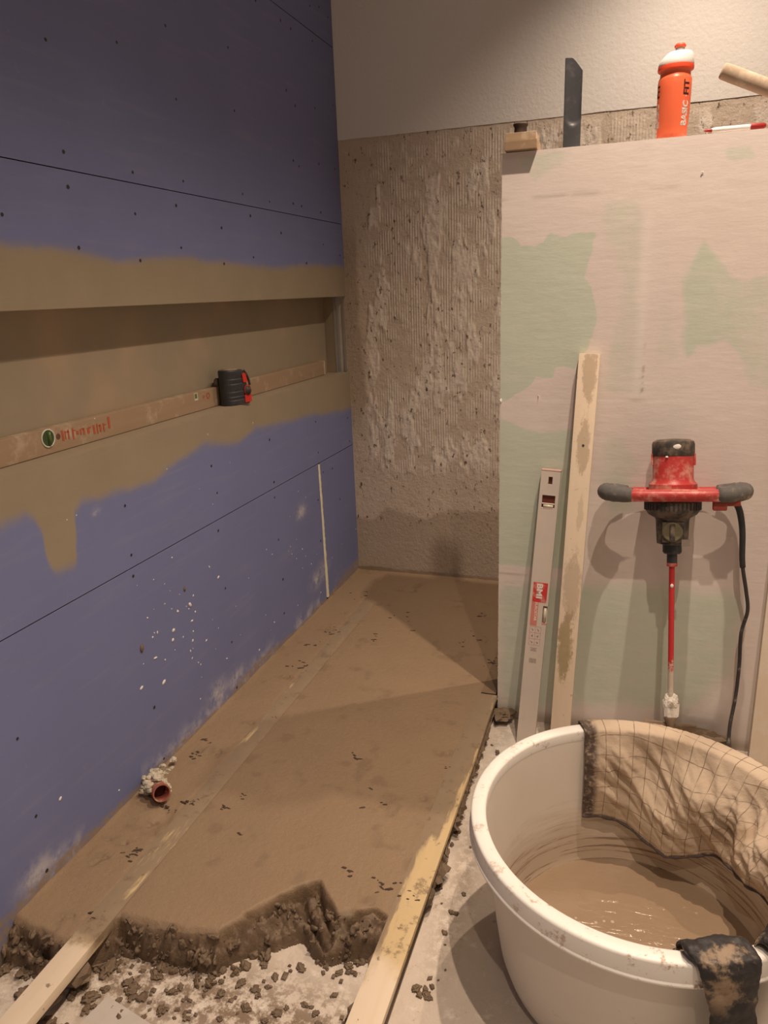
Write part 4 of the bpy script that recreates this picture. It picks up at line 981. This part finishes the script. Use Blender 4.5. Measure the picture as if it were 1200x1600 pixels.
b = BM(); lathe(b, [(.0095, .172), (.0095, .184), (.008, .184)], 24, Matrix.Translation((.006, 0, 0))); sp = auto(obj('spout', b, simple('grey_spout', (.35, .30, .26), .4), t), 40)
b = BM(); lathe(b, [(.008, .182), (.0115, .184), (.012, .187), (.0095, .1905), (.0, .1905)], 28, Matrix.Translation((.006, 0, 0)), cap=False); auto(obj('spout_cap', b, m_or2, sp), 40)
def cyl(ang0, z0, r=.0356):
    def f(c):    # text x runs up the bottle, text y runs leftwards round it
        zz = z0+c.x; rr_ = np.interp(zz, [.02, .03, .06, .10, .12], [.0320, .0330, .0348, .0352, .0352])+.0004
        a = ang0-c.y/rr_
        return Vector((rr_*math.cos(a), rr_*math.sin(a), zz))
    return f
m_bk = simple('dark_bottle_print', (.10, .03, .03), .5, bump=0); m_wp = simple('white_bottle_print', (.85, .78, .72), .5, bump=0)
for ang in (R_(-36), R_(-150)):
    text('lettering', 'BASIC', .0200, m_wp, bb, None, None, off=.0011, sx=.93, bend=cyl(ang, .024))
    text('lettering', '·', .0200, m_wp, bb, None, None, off=.0006, sx=1.0, bend=cyl(ang, .0795))
    text('lettering', 'FIT', .0205, m_bk, bb, None, None, off=.0006, sx=1.12, bend=cyl(ang, .084))
# marker pen lying on the front edge
p0, p1 = at(1100, 206, 1, PY+.008), at(1197, 196, 1, PY+.012)
t = thing('marker_pen', 'white pen with red tip and red end lying along the partition top edge', 'pen')
xa, xb = p0.x, p1.x; t.location = (xa, PY+.0085, TOP+.0062); t.rotation_euler = (0, 0, R_(2))
Ry = Matrix.Rotation(R_(90), 4, 'Y'); Lp = xb-xa; m_pr = simple('pen_red', (.35, .03, .03), .35, bump=0)
b = BM(); lathe(b, [(.0042, .016), (.0052, .024), (.0055, .04), (.0055, Lp-.030)], 20, Ry); auto(obj('barrel', b, simple('pen_white', (.82, .80, .78), .3, .03), t))
b = BM(); lathe(b, [(.0012, 0), (.0026, .004), (.0042, .0165)], 20, Ry); auto(obj('tip', b, m_pr, t))
b = BM(); lathe(b, [(.0056, Lp-.0305), (.0058, Lp-.004), (.004, Lp)], 20, Ry); auto(obj('end_cap', b, m_pr, t))
# wooden tool handle entering from the right
e0, e1 = at(1128, 110, 1, PY+.02), at(1200, 137, 1, PY+.02)
dd = (e1-e0).normalized(); fac = (e1-e0).length
end = e0+dd*((e0.z-TOP-.012)/(-dd.z) - .0)
t = thing('hand_tool', 'round wooden tool handle with beige dust jutting in above the partition at the right edge', 'tool', (end.x+.01, end.y, TOP))
lo_ = lambda q: q-Vector(t.location)
b = BM(); tube(b, [lo_(e0), lo_(e0+dd*.003), lo_(e0+dd*.02), lo_(end)], [.0135, .0160, .0165, .0165], 28); auto(obj('handle', b, mat_wood('dusty_beech', (.33, .245, .17), (.44, .34, .25), (.50, .41, .32), .4, 'x', 20), t), 35)
b = BM(); box(b, (.016, 0, .030), (.05, .10, .058)); bevel(b, .006, 3); auto(obj('head', b, m_blackd, t))

# ================================================================== MORTAR TUB
TC = Vector((1.134, -1.650, 0)); RIMZ = .330
def mat_tub():
    M = Mat('white_tub_plastic', .42, .45); o = M.coord('Object'); w_ = M.noise(o, 8, 5)
    c = M.mix(w_, (.66, .61, .54), (.75, .71, .65)); sep = M.n('ShaderNodeSeparateXYZ'); M.L(o, sep.inputs[0]); z = sep.outputs[2]
    x, y = sep.outputs[0], sep.outputs[1]
    r = M.math('SQRT', M.math('ADD', M.math('MULTIPLY', x, x), M.math('MULTIPLY', y, y)))
    st = M.noise(M.coord('Object', (2.5, 2.5, 30)), 4, 6, .7)
    g = M.n('ShaderNodeNewGeometry'); nd = M.n('ShaderNodeVectorMath', operation='DOT_PRODUCT')
    cx = M.n('ShaderNodeCombineXYZ'); M.L(x, cx.inputs[0]); M.L(y, cx.inputs[1])
    tc_ = M.n('ShaderNodeTexCoord'); M.L(tc_.outputs['Normal'], nd.inputs[0]); M.L(cx.outputs[0], nd.inputs[1])
    inside = M.math('LESS_THAN', nd.outputs['Value'], -.02)
    low = M.ramp(M.math('ADD', z, M.math('MULTIPLY', M.math('SUBTRACT', st, .5), .12)), .19, .06)
    c = M.mix(M.math('MULTIPLY', M.math('MULTIPLY', low, inside), .8), c, (.42, .31, .21))
    lines = M.ramp(M.noise(M.coord('Object', (1.6, 1.6, 60)), 2.2, 5, .75), .53, .60)
    c = M.mix(M.math('MULTIPLY', M.math('MULTIPLY', lines, M.math('MULTIPLY', low, inside)), 1.0), c, (.17, .105, .06))
    c = M.mix(M.math('MULTIPLY', inside, .12), c, (.6, .5, .42))
    sp_ = M.ramp(M.noise(o, 26, 7, .75), .64, .71); c = M.mix(M.math('MULTIPLY', sp_, .35), c, (.38, .28, .2))
    M.color(c); M.bump(M.noise(o, 60, 4), .08, .001); return M.m
m_tub = mat_tub()
def mat_rim():
    M = Mat('scratched_white_rim', .38, .5); o = M.coord('Object')
    c = M.mix(M.ramp(M.noise(o, 34, 7, .75), .54, .62), (.80, .78, .74), (.44, .31, .22)); c = M.mix(M.ramp(M.noise(o, 5, 4), .35, .6), (.80, .78, .74), c)
    M.color(c); M.bump(M.noise(o, 80, 4), .12, .001); return M.m
t = thing('mortar_tub', 'large round white plastic mortar tub with muddy water at the lower right', 'tub', TC)
b = BM(); prof = [(.0, .004), (.190, .004), (.212, .010), (.228, .026), (.237, .055), (.246, .12), (.257, .22), (.266, .300), (.268, .318), (.2645, .318), (.2625, .300), (.2535, .22), (.2425, .12), (.2335, .057), (.2245, .030), (.210, .0145), (.188, .009), (.0, .009)]
lathe(b, prof, 120, cap=False); auto(obj('tub_body', b, m_tub, t), 60)
b = BM(); rp = [(.2630, .308), (.2632, .3255), (.2645, .3285), (.2675, .3300), (.2850, .3300), (.2885, .3288), (.2898, .3258), (.2900, .2990), (.2925, .2970), (.2925, .2945), (.2885, .2945), (.2872, .298), (.2868, .3225), (.2665, .3235), (.2662, .308), (.2630, .308)]
lathe(b, rp, 140, cap=False); auto(obj('tub_rim', b, mat_rim(), t), 50)
M = Mat('muddy_water', .13, .5); o_ = M.world(); n = M.noise(o_, 8, 5, .6, .8)
c = M.mix(n, (.26, .185, .12), (.33, .24, .165)); vb = M.voro(o_, 46); bub = M.ramp(vb.outputs['Distance'], .17, .12); sel = M.ramp(M.noise(o_, 16, 3), .55, .62)
c = M.mix(M.math('MULTIPLY', M.math('MULTIPLY', bub, sel), .6), c, (.62, .52, .42)); M.color(c); M.bump(M.noise(M.world((1, 2.2, 1)), 24, 4, .6, .6), .35, .006); M.b.inputs['Coat Weight'].default_value = .3; M.b.inputs['Coat Roughness'].default_value = .05
b = BM(); lathe(b, [(0, -.030), (.200, -.030), (.2215, -.012), (.2285, .0), (.2285, .0004), (.0, .0004)], 96, cap=False); o = obj('muddy_water', b, M.m, None, True); o.location = (TC.x, TC.y, .042)
auto(o, 30); props(o, 'shallow cloudy brown water covering the bottom inside the white tub', 'water')

# ---- checked cloth hanging over the far rim
def mat_cloth():
    M = Mat('checked_cotton', .95, .1); uv = M.n('ShaderNodeUVMap').outputs[0]; sep = M.n('ShaderNodeSeparateXYZ'); M.L(uv, sep.inputs[0])
    nz = M.noise(uv, 40, 3)
    def line(s, k, w_):
        f = M.math('FRACT', M.math('MULTIPLY', s, k)); return M.math('LESS_THAN', M.math('ABSOLUTE', M.math('SUBTRACT', f, .5)), w_)
    li = M.math('MAXIMUM', line(sep.outputs[0], 1/.034, .028), line(sep.outputs[1], 1/.046, .020))
    c = M.mix(M.noise(uv, 9, 5), (.45, .355, .265), (.56, .46, .355)); c = M.mix(M.ramp(M.noise(uv, 5, 4), .5, .75), c, (.38, .28, .19))
    c = M.mix(M.math('MULTIPLY', li, M.ramp(nz, .25, .6)), c, (.22, .16, .12))
    P = M.paint(); c = M.mix(M.math('MULTIPLY', P[0], M.ramp(M.noise(uv, 60, 6, .7), .25, .55)), c, (.10, .075, .065))
    M.color(c); M.bump(M.noise(uv, 700, 2), .15, .0005); M.bump(M.noise(uv, 55, 4), .5, .004); return M.m
def ang(p): return math.atan2(p.y-TC.y, p.x-TC.x)
TH0 = ang(at(905, 1131, 2, .33)); TH1 = R_(-10)
def cloth_pt(u, v):
    """u 0..1 along the rim from left edge to right, v 0..1 from outer hem over the rim to the inner hem"""
    th = TH0+(TH1-TH0)*u
    inner_len = np.interp(u, [0, .07, .16, .26, .35, .43, .5, .62, .8, 1], [.198, .197, .212, .232, .240, .228, .208, .185, .165, .155])
    rd = lambda q: (1-np.abs(q)*4.5)
    fold = .013*np.clip(rd(fbm(u*5.5-v*2.2, v*1.0+u*1.2, .8, 205, 2)), -1, 1)+.011*np.clip(rd(fbm(u*9-v*6, v*2.2+u*2, .9, 231, 3)), -1, 1)+fbm(u*20-v*9, v*7+u*4, .8, 211, 3)*.009+.012
    out_len = .075+.02*np.sin(u*9)
    Ltot = out_len+inner_len+.03; s = v*Ltot
    lift = .004
    ro = .2925+.002; ri = .2600
    r = np.where(s < out_len, ro+.002, np.where(s < out_len+.03, ro-(s-out_len)/.03*(ro-ri), 0))
    z = np.where(s < out_len, RIMZ-.004-(out_len-s), RIMZ+lift+.002*np.sin(np.clip((s-out_len)/.03, 0, 1)*math.pi))
    si = np.clip((s-out_len-.03)/inner_len, 0, 1.2)
    zi = RIMZ+lift-si*inner_len*.93-.004*np.clip(si*8, 0, 1)
    wall = np.interp(zi, [.0, .03, .057, .12, .22, .30, .33], [.20, .224, .2335, .2425, .2535, .2615, .2605])
    bel = np.interp(u, [0, .1, .4, .7, 1], [.004, .014, .03, .034, .03])
    sag = bel*np.sin(np.clip(si, 0, 1)*math.pi*.62)+fold*np.clip(si*3.0, 0, 1)*(.85-.5*sstep(.6, 1, si))*np.clip(.25+u*6, 0, 1)+.012*np.clip(si*4, 0, 1)*np.sin(u*16+si*2.5)*np.clip(u*6, 0, 1)*.8
    rin = wall-.004-np.clip(sag, 0, .2)-.001
    r = np.where(s < out_len+.03, r, rin); z = np.where(s < out_len+.03, z, zi)
    th = th+.05*np.clip(si, 0, 1)*(-1)*(u < .02)*0+np.interp(u, [0, 1], [.025, -.0])*np.clip(si, 0, 1)*1.2
    return TC.x+r*np.cos(th), TC.y+r*np.sin(th), z
def edge_mask(u, v): 
    return np.maximum(sstep(.055, .03, u)*sstep(.15, .25, v), sstep(.965, .985, v)), 0*u, 0*u
UU = np.linspace(0, 1, 190); VV = np.linspace(0, 1, 130)
cl = thing('checked_cloth', 'dirty cream checked cloth hanging over the far rim of the white tub', 'cloth', (TC.x, TC.y+.27, RIMZ))
o = grid('cloth', UU, VV, lambda u, v: tuple(a-b_ for a, b_ in zip(cloth_pt(u, v), cl.location)), mat_cloth(), cl, edge_mask, flip=True)
me = o.data; uvl = me.uv_layers.new(name='UVMap'); uu, vv = np.meshgrid(UU, VV, indexing='ij')
skew = np.stack([(uu*.68+vv*.0).ravel(), (vv*.40+uu*.02).ravel()], -1)
li = np.zeros(len(me.loops), np.int32); me.loops.foreach_get('vertex_index', li); uvl.data.foreach_set('uv', skew[li].astype(np.float32).ravel())
md = o.modifiers.new('thickness', 'SOLIDIFY'); md.thickness = .0016; md.offset = 0
# rolled dark hem along the inner bottom
hp = []
for i in range(120):
    u_ = np.array([i/119.]); x, y, z = cloth_pt(u_, np.array([.995])); hp.append(Vector((float(x[0]), float(y[0]), float(z[0])))-Vector(cl.location))
b = BM(); tube(b, hp, [.0027+.0009*math.sin(i*.7) for i in range(120)], 8); props(obj('hem', b, simple('dark_muddy_hem', (.085, .07, .07), .9, .3, 90), cl, True), 'dark muddy rolled hem')

# ---- two muddy gloves on the near rim
def mat_glove():
    M = Mat('black_rubber_glove', .55, .4); o = M.world()
    m1 = M.ramp(M.noise(o, 22, 6, .65), .50, .62); sep = M.n('ShaderNodeSeparateXYZ'); M.L(o, sep.inputs[0])
    hi = M.ramp(sep.outputs[2], .255, .31); c = M.mix(M.math('MULTIPLY', m1, M.math('ADD', M.math('MULTIPLY', hi, .75), .12)), (.022, .02, .021), (.30, .215, .14))
    M.color(c); M.bump(M.noise(M.world((1, 1, 2.5)), 45, 4), .5, .004); return M.m
m_gl = mat_glove()
def loft(bm, secs, seg=20):
    """secs: (centre, side vector(half width), thickness vector(half))"""
    rings = []
    for c, a, h in secs:
        rings.append([bm.verts.new(Vector(c)+Vector(a)*math.copysign(abs(math.cos(q))**.8, math.cos(q))+Vector(h)*math.copysign(abs(math.sin(q))**.9, math.sin(q))) for q in (2*math.pi*k_/seg for k_ in range(seg))])
    for A, B_ in zip(rings, rings[1:]):
        for k_ in range(seg): bm.faces.new((A[k_], A[(k_+1) % seg], B_[(k_+1) % seg], B_[k_]))
    bm.faces.new(rings[0]); bm.faces.new(rings[-1])
def glove(label, pxx, mirror, scale=1.0):
    """local frame: x along the rim (to the camera's right), -y outwards, z up; origin on the rim top"""
    p = at(pxx, 1478, 2, RIMZ); a = math.atan2(p.y-TC.y, p.x-TC.x)
    loc = Vector((TC.x+.277*math.cos(a), TC.y+.277*math.sin(a), RIMZ))
    t = thing('work_glove', label, 'glove', loc, (0, 0, a+math.pi/2), 'muddy black work gloves on the tub rim')
    s = mirror
    b = BM()
    path = [((0, .026, -.012), .048, .004), ((0, .024, .006), .049, .005), ((s*.001, .014, .0125), .048, .0065), ((s*.002, 0, .0135), .046, .0075), ((s*.004, -.016, .010), .043, .009), ((s*.006, -.0245, -.008), .040, .0085), ((s*.009, -.0262, -.035), .035, .009), ((s*.012, -.0275, -.065), .031, .010), ((s*.014, -.030, -.095), .032, .012), ((s*.016, -.031, -.125), .037, .013), ((s*.018, -.031, -.155), .041, .012), ((s*.019, -.030, -.175), .038, .009)]
    secs = []
    P_ = [Vector(q[0]) for q in path]
    for i, (c, hw, ht) in enumerate(path):
        tg = (P_[min(i+1, len(P_)-1)]-P_[max(i-1, 0)]).normalized(); sd = Vector((1, 0, 0)); nn = tg.cross(sd).normalized()
        secs.append((c, sd*hw, nn*ht))
    loft(b, secs, 24)
    for k_, (fx, ln) in enumerate(((-.028, .058), (-.009, .066), (.010, .062), (.028, .050))):
        fp = [Vector((s*.019+fx*.9, -.030, -.165)), Vector((s*.019+fx, -.032, -.185)), Vector((s*.019+fx*1.12, -.036-.002*k_, -.185-ln*.5)), Vector((s*.019+fx*1.15, -.030, -.178-ln))]
        tube(b, spline(fp, 4), [.0100]*4+[.0098]*4+[.0092]*4+[.006], 12)
    tp = [Vector((s*.046, -.030, -.10)), Vector((s*.062, -.034, -.125)), Vector((s*.070, -.034, -.150)), Vector((s*.070, -.032, -.165))]
    tube(b, spline(tp, 4), [.011]*5+[.0105]*4+[.0098]*3+[.006], 12)
    from mathutils import noise
    bmesh.ops.recalc_face_normals(b, faces=b.faces[:])
    o = obj('glove_shell', b, m_gl, t, True)
    rm = o.modifiers.new('skin', 'REMESH'); rm.mode = 'VOXEL'; rm.voxel_size = .0026; rm.use_smooth_shade = True
    sm = o.modifiers.new('soft', 'SMOOTH'); sm.iterations = 4; sm.factor = .6
    tx = bpy.data.textures.new('crease', 'CLOUDS'); tx.noise_scale = .022
    dm = o.modifiers.new('crease', 'DISPLACE'); dm.texture = tx; dm.strength = .009; dm.mid_level = .5; dm.texture_coords = 'LOCAL'
    b = BM(); tube(b, spline([(-.049, .0255, -.011), (-.03, .030, -.010), (0, .0305, -.011), (.03, .030, -.010), (.049, .0255, -.011)], 6), .0022, 8); obj('cuff_edge', b, m_gl, t, True)
    return t
glove('black muddy rubber glove draped over the near tub rim, the left of the pair', 1112, 1)
g2 = glove('black muddy rubber glove on the near tub rim cut by the right photo edge', 1244, -1)
g2.rotation_euler.z += R_(14); g2.location.z += .003
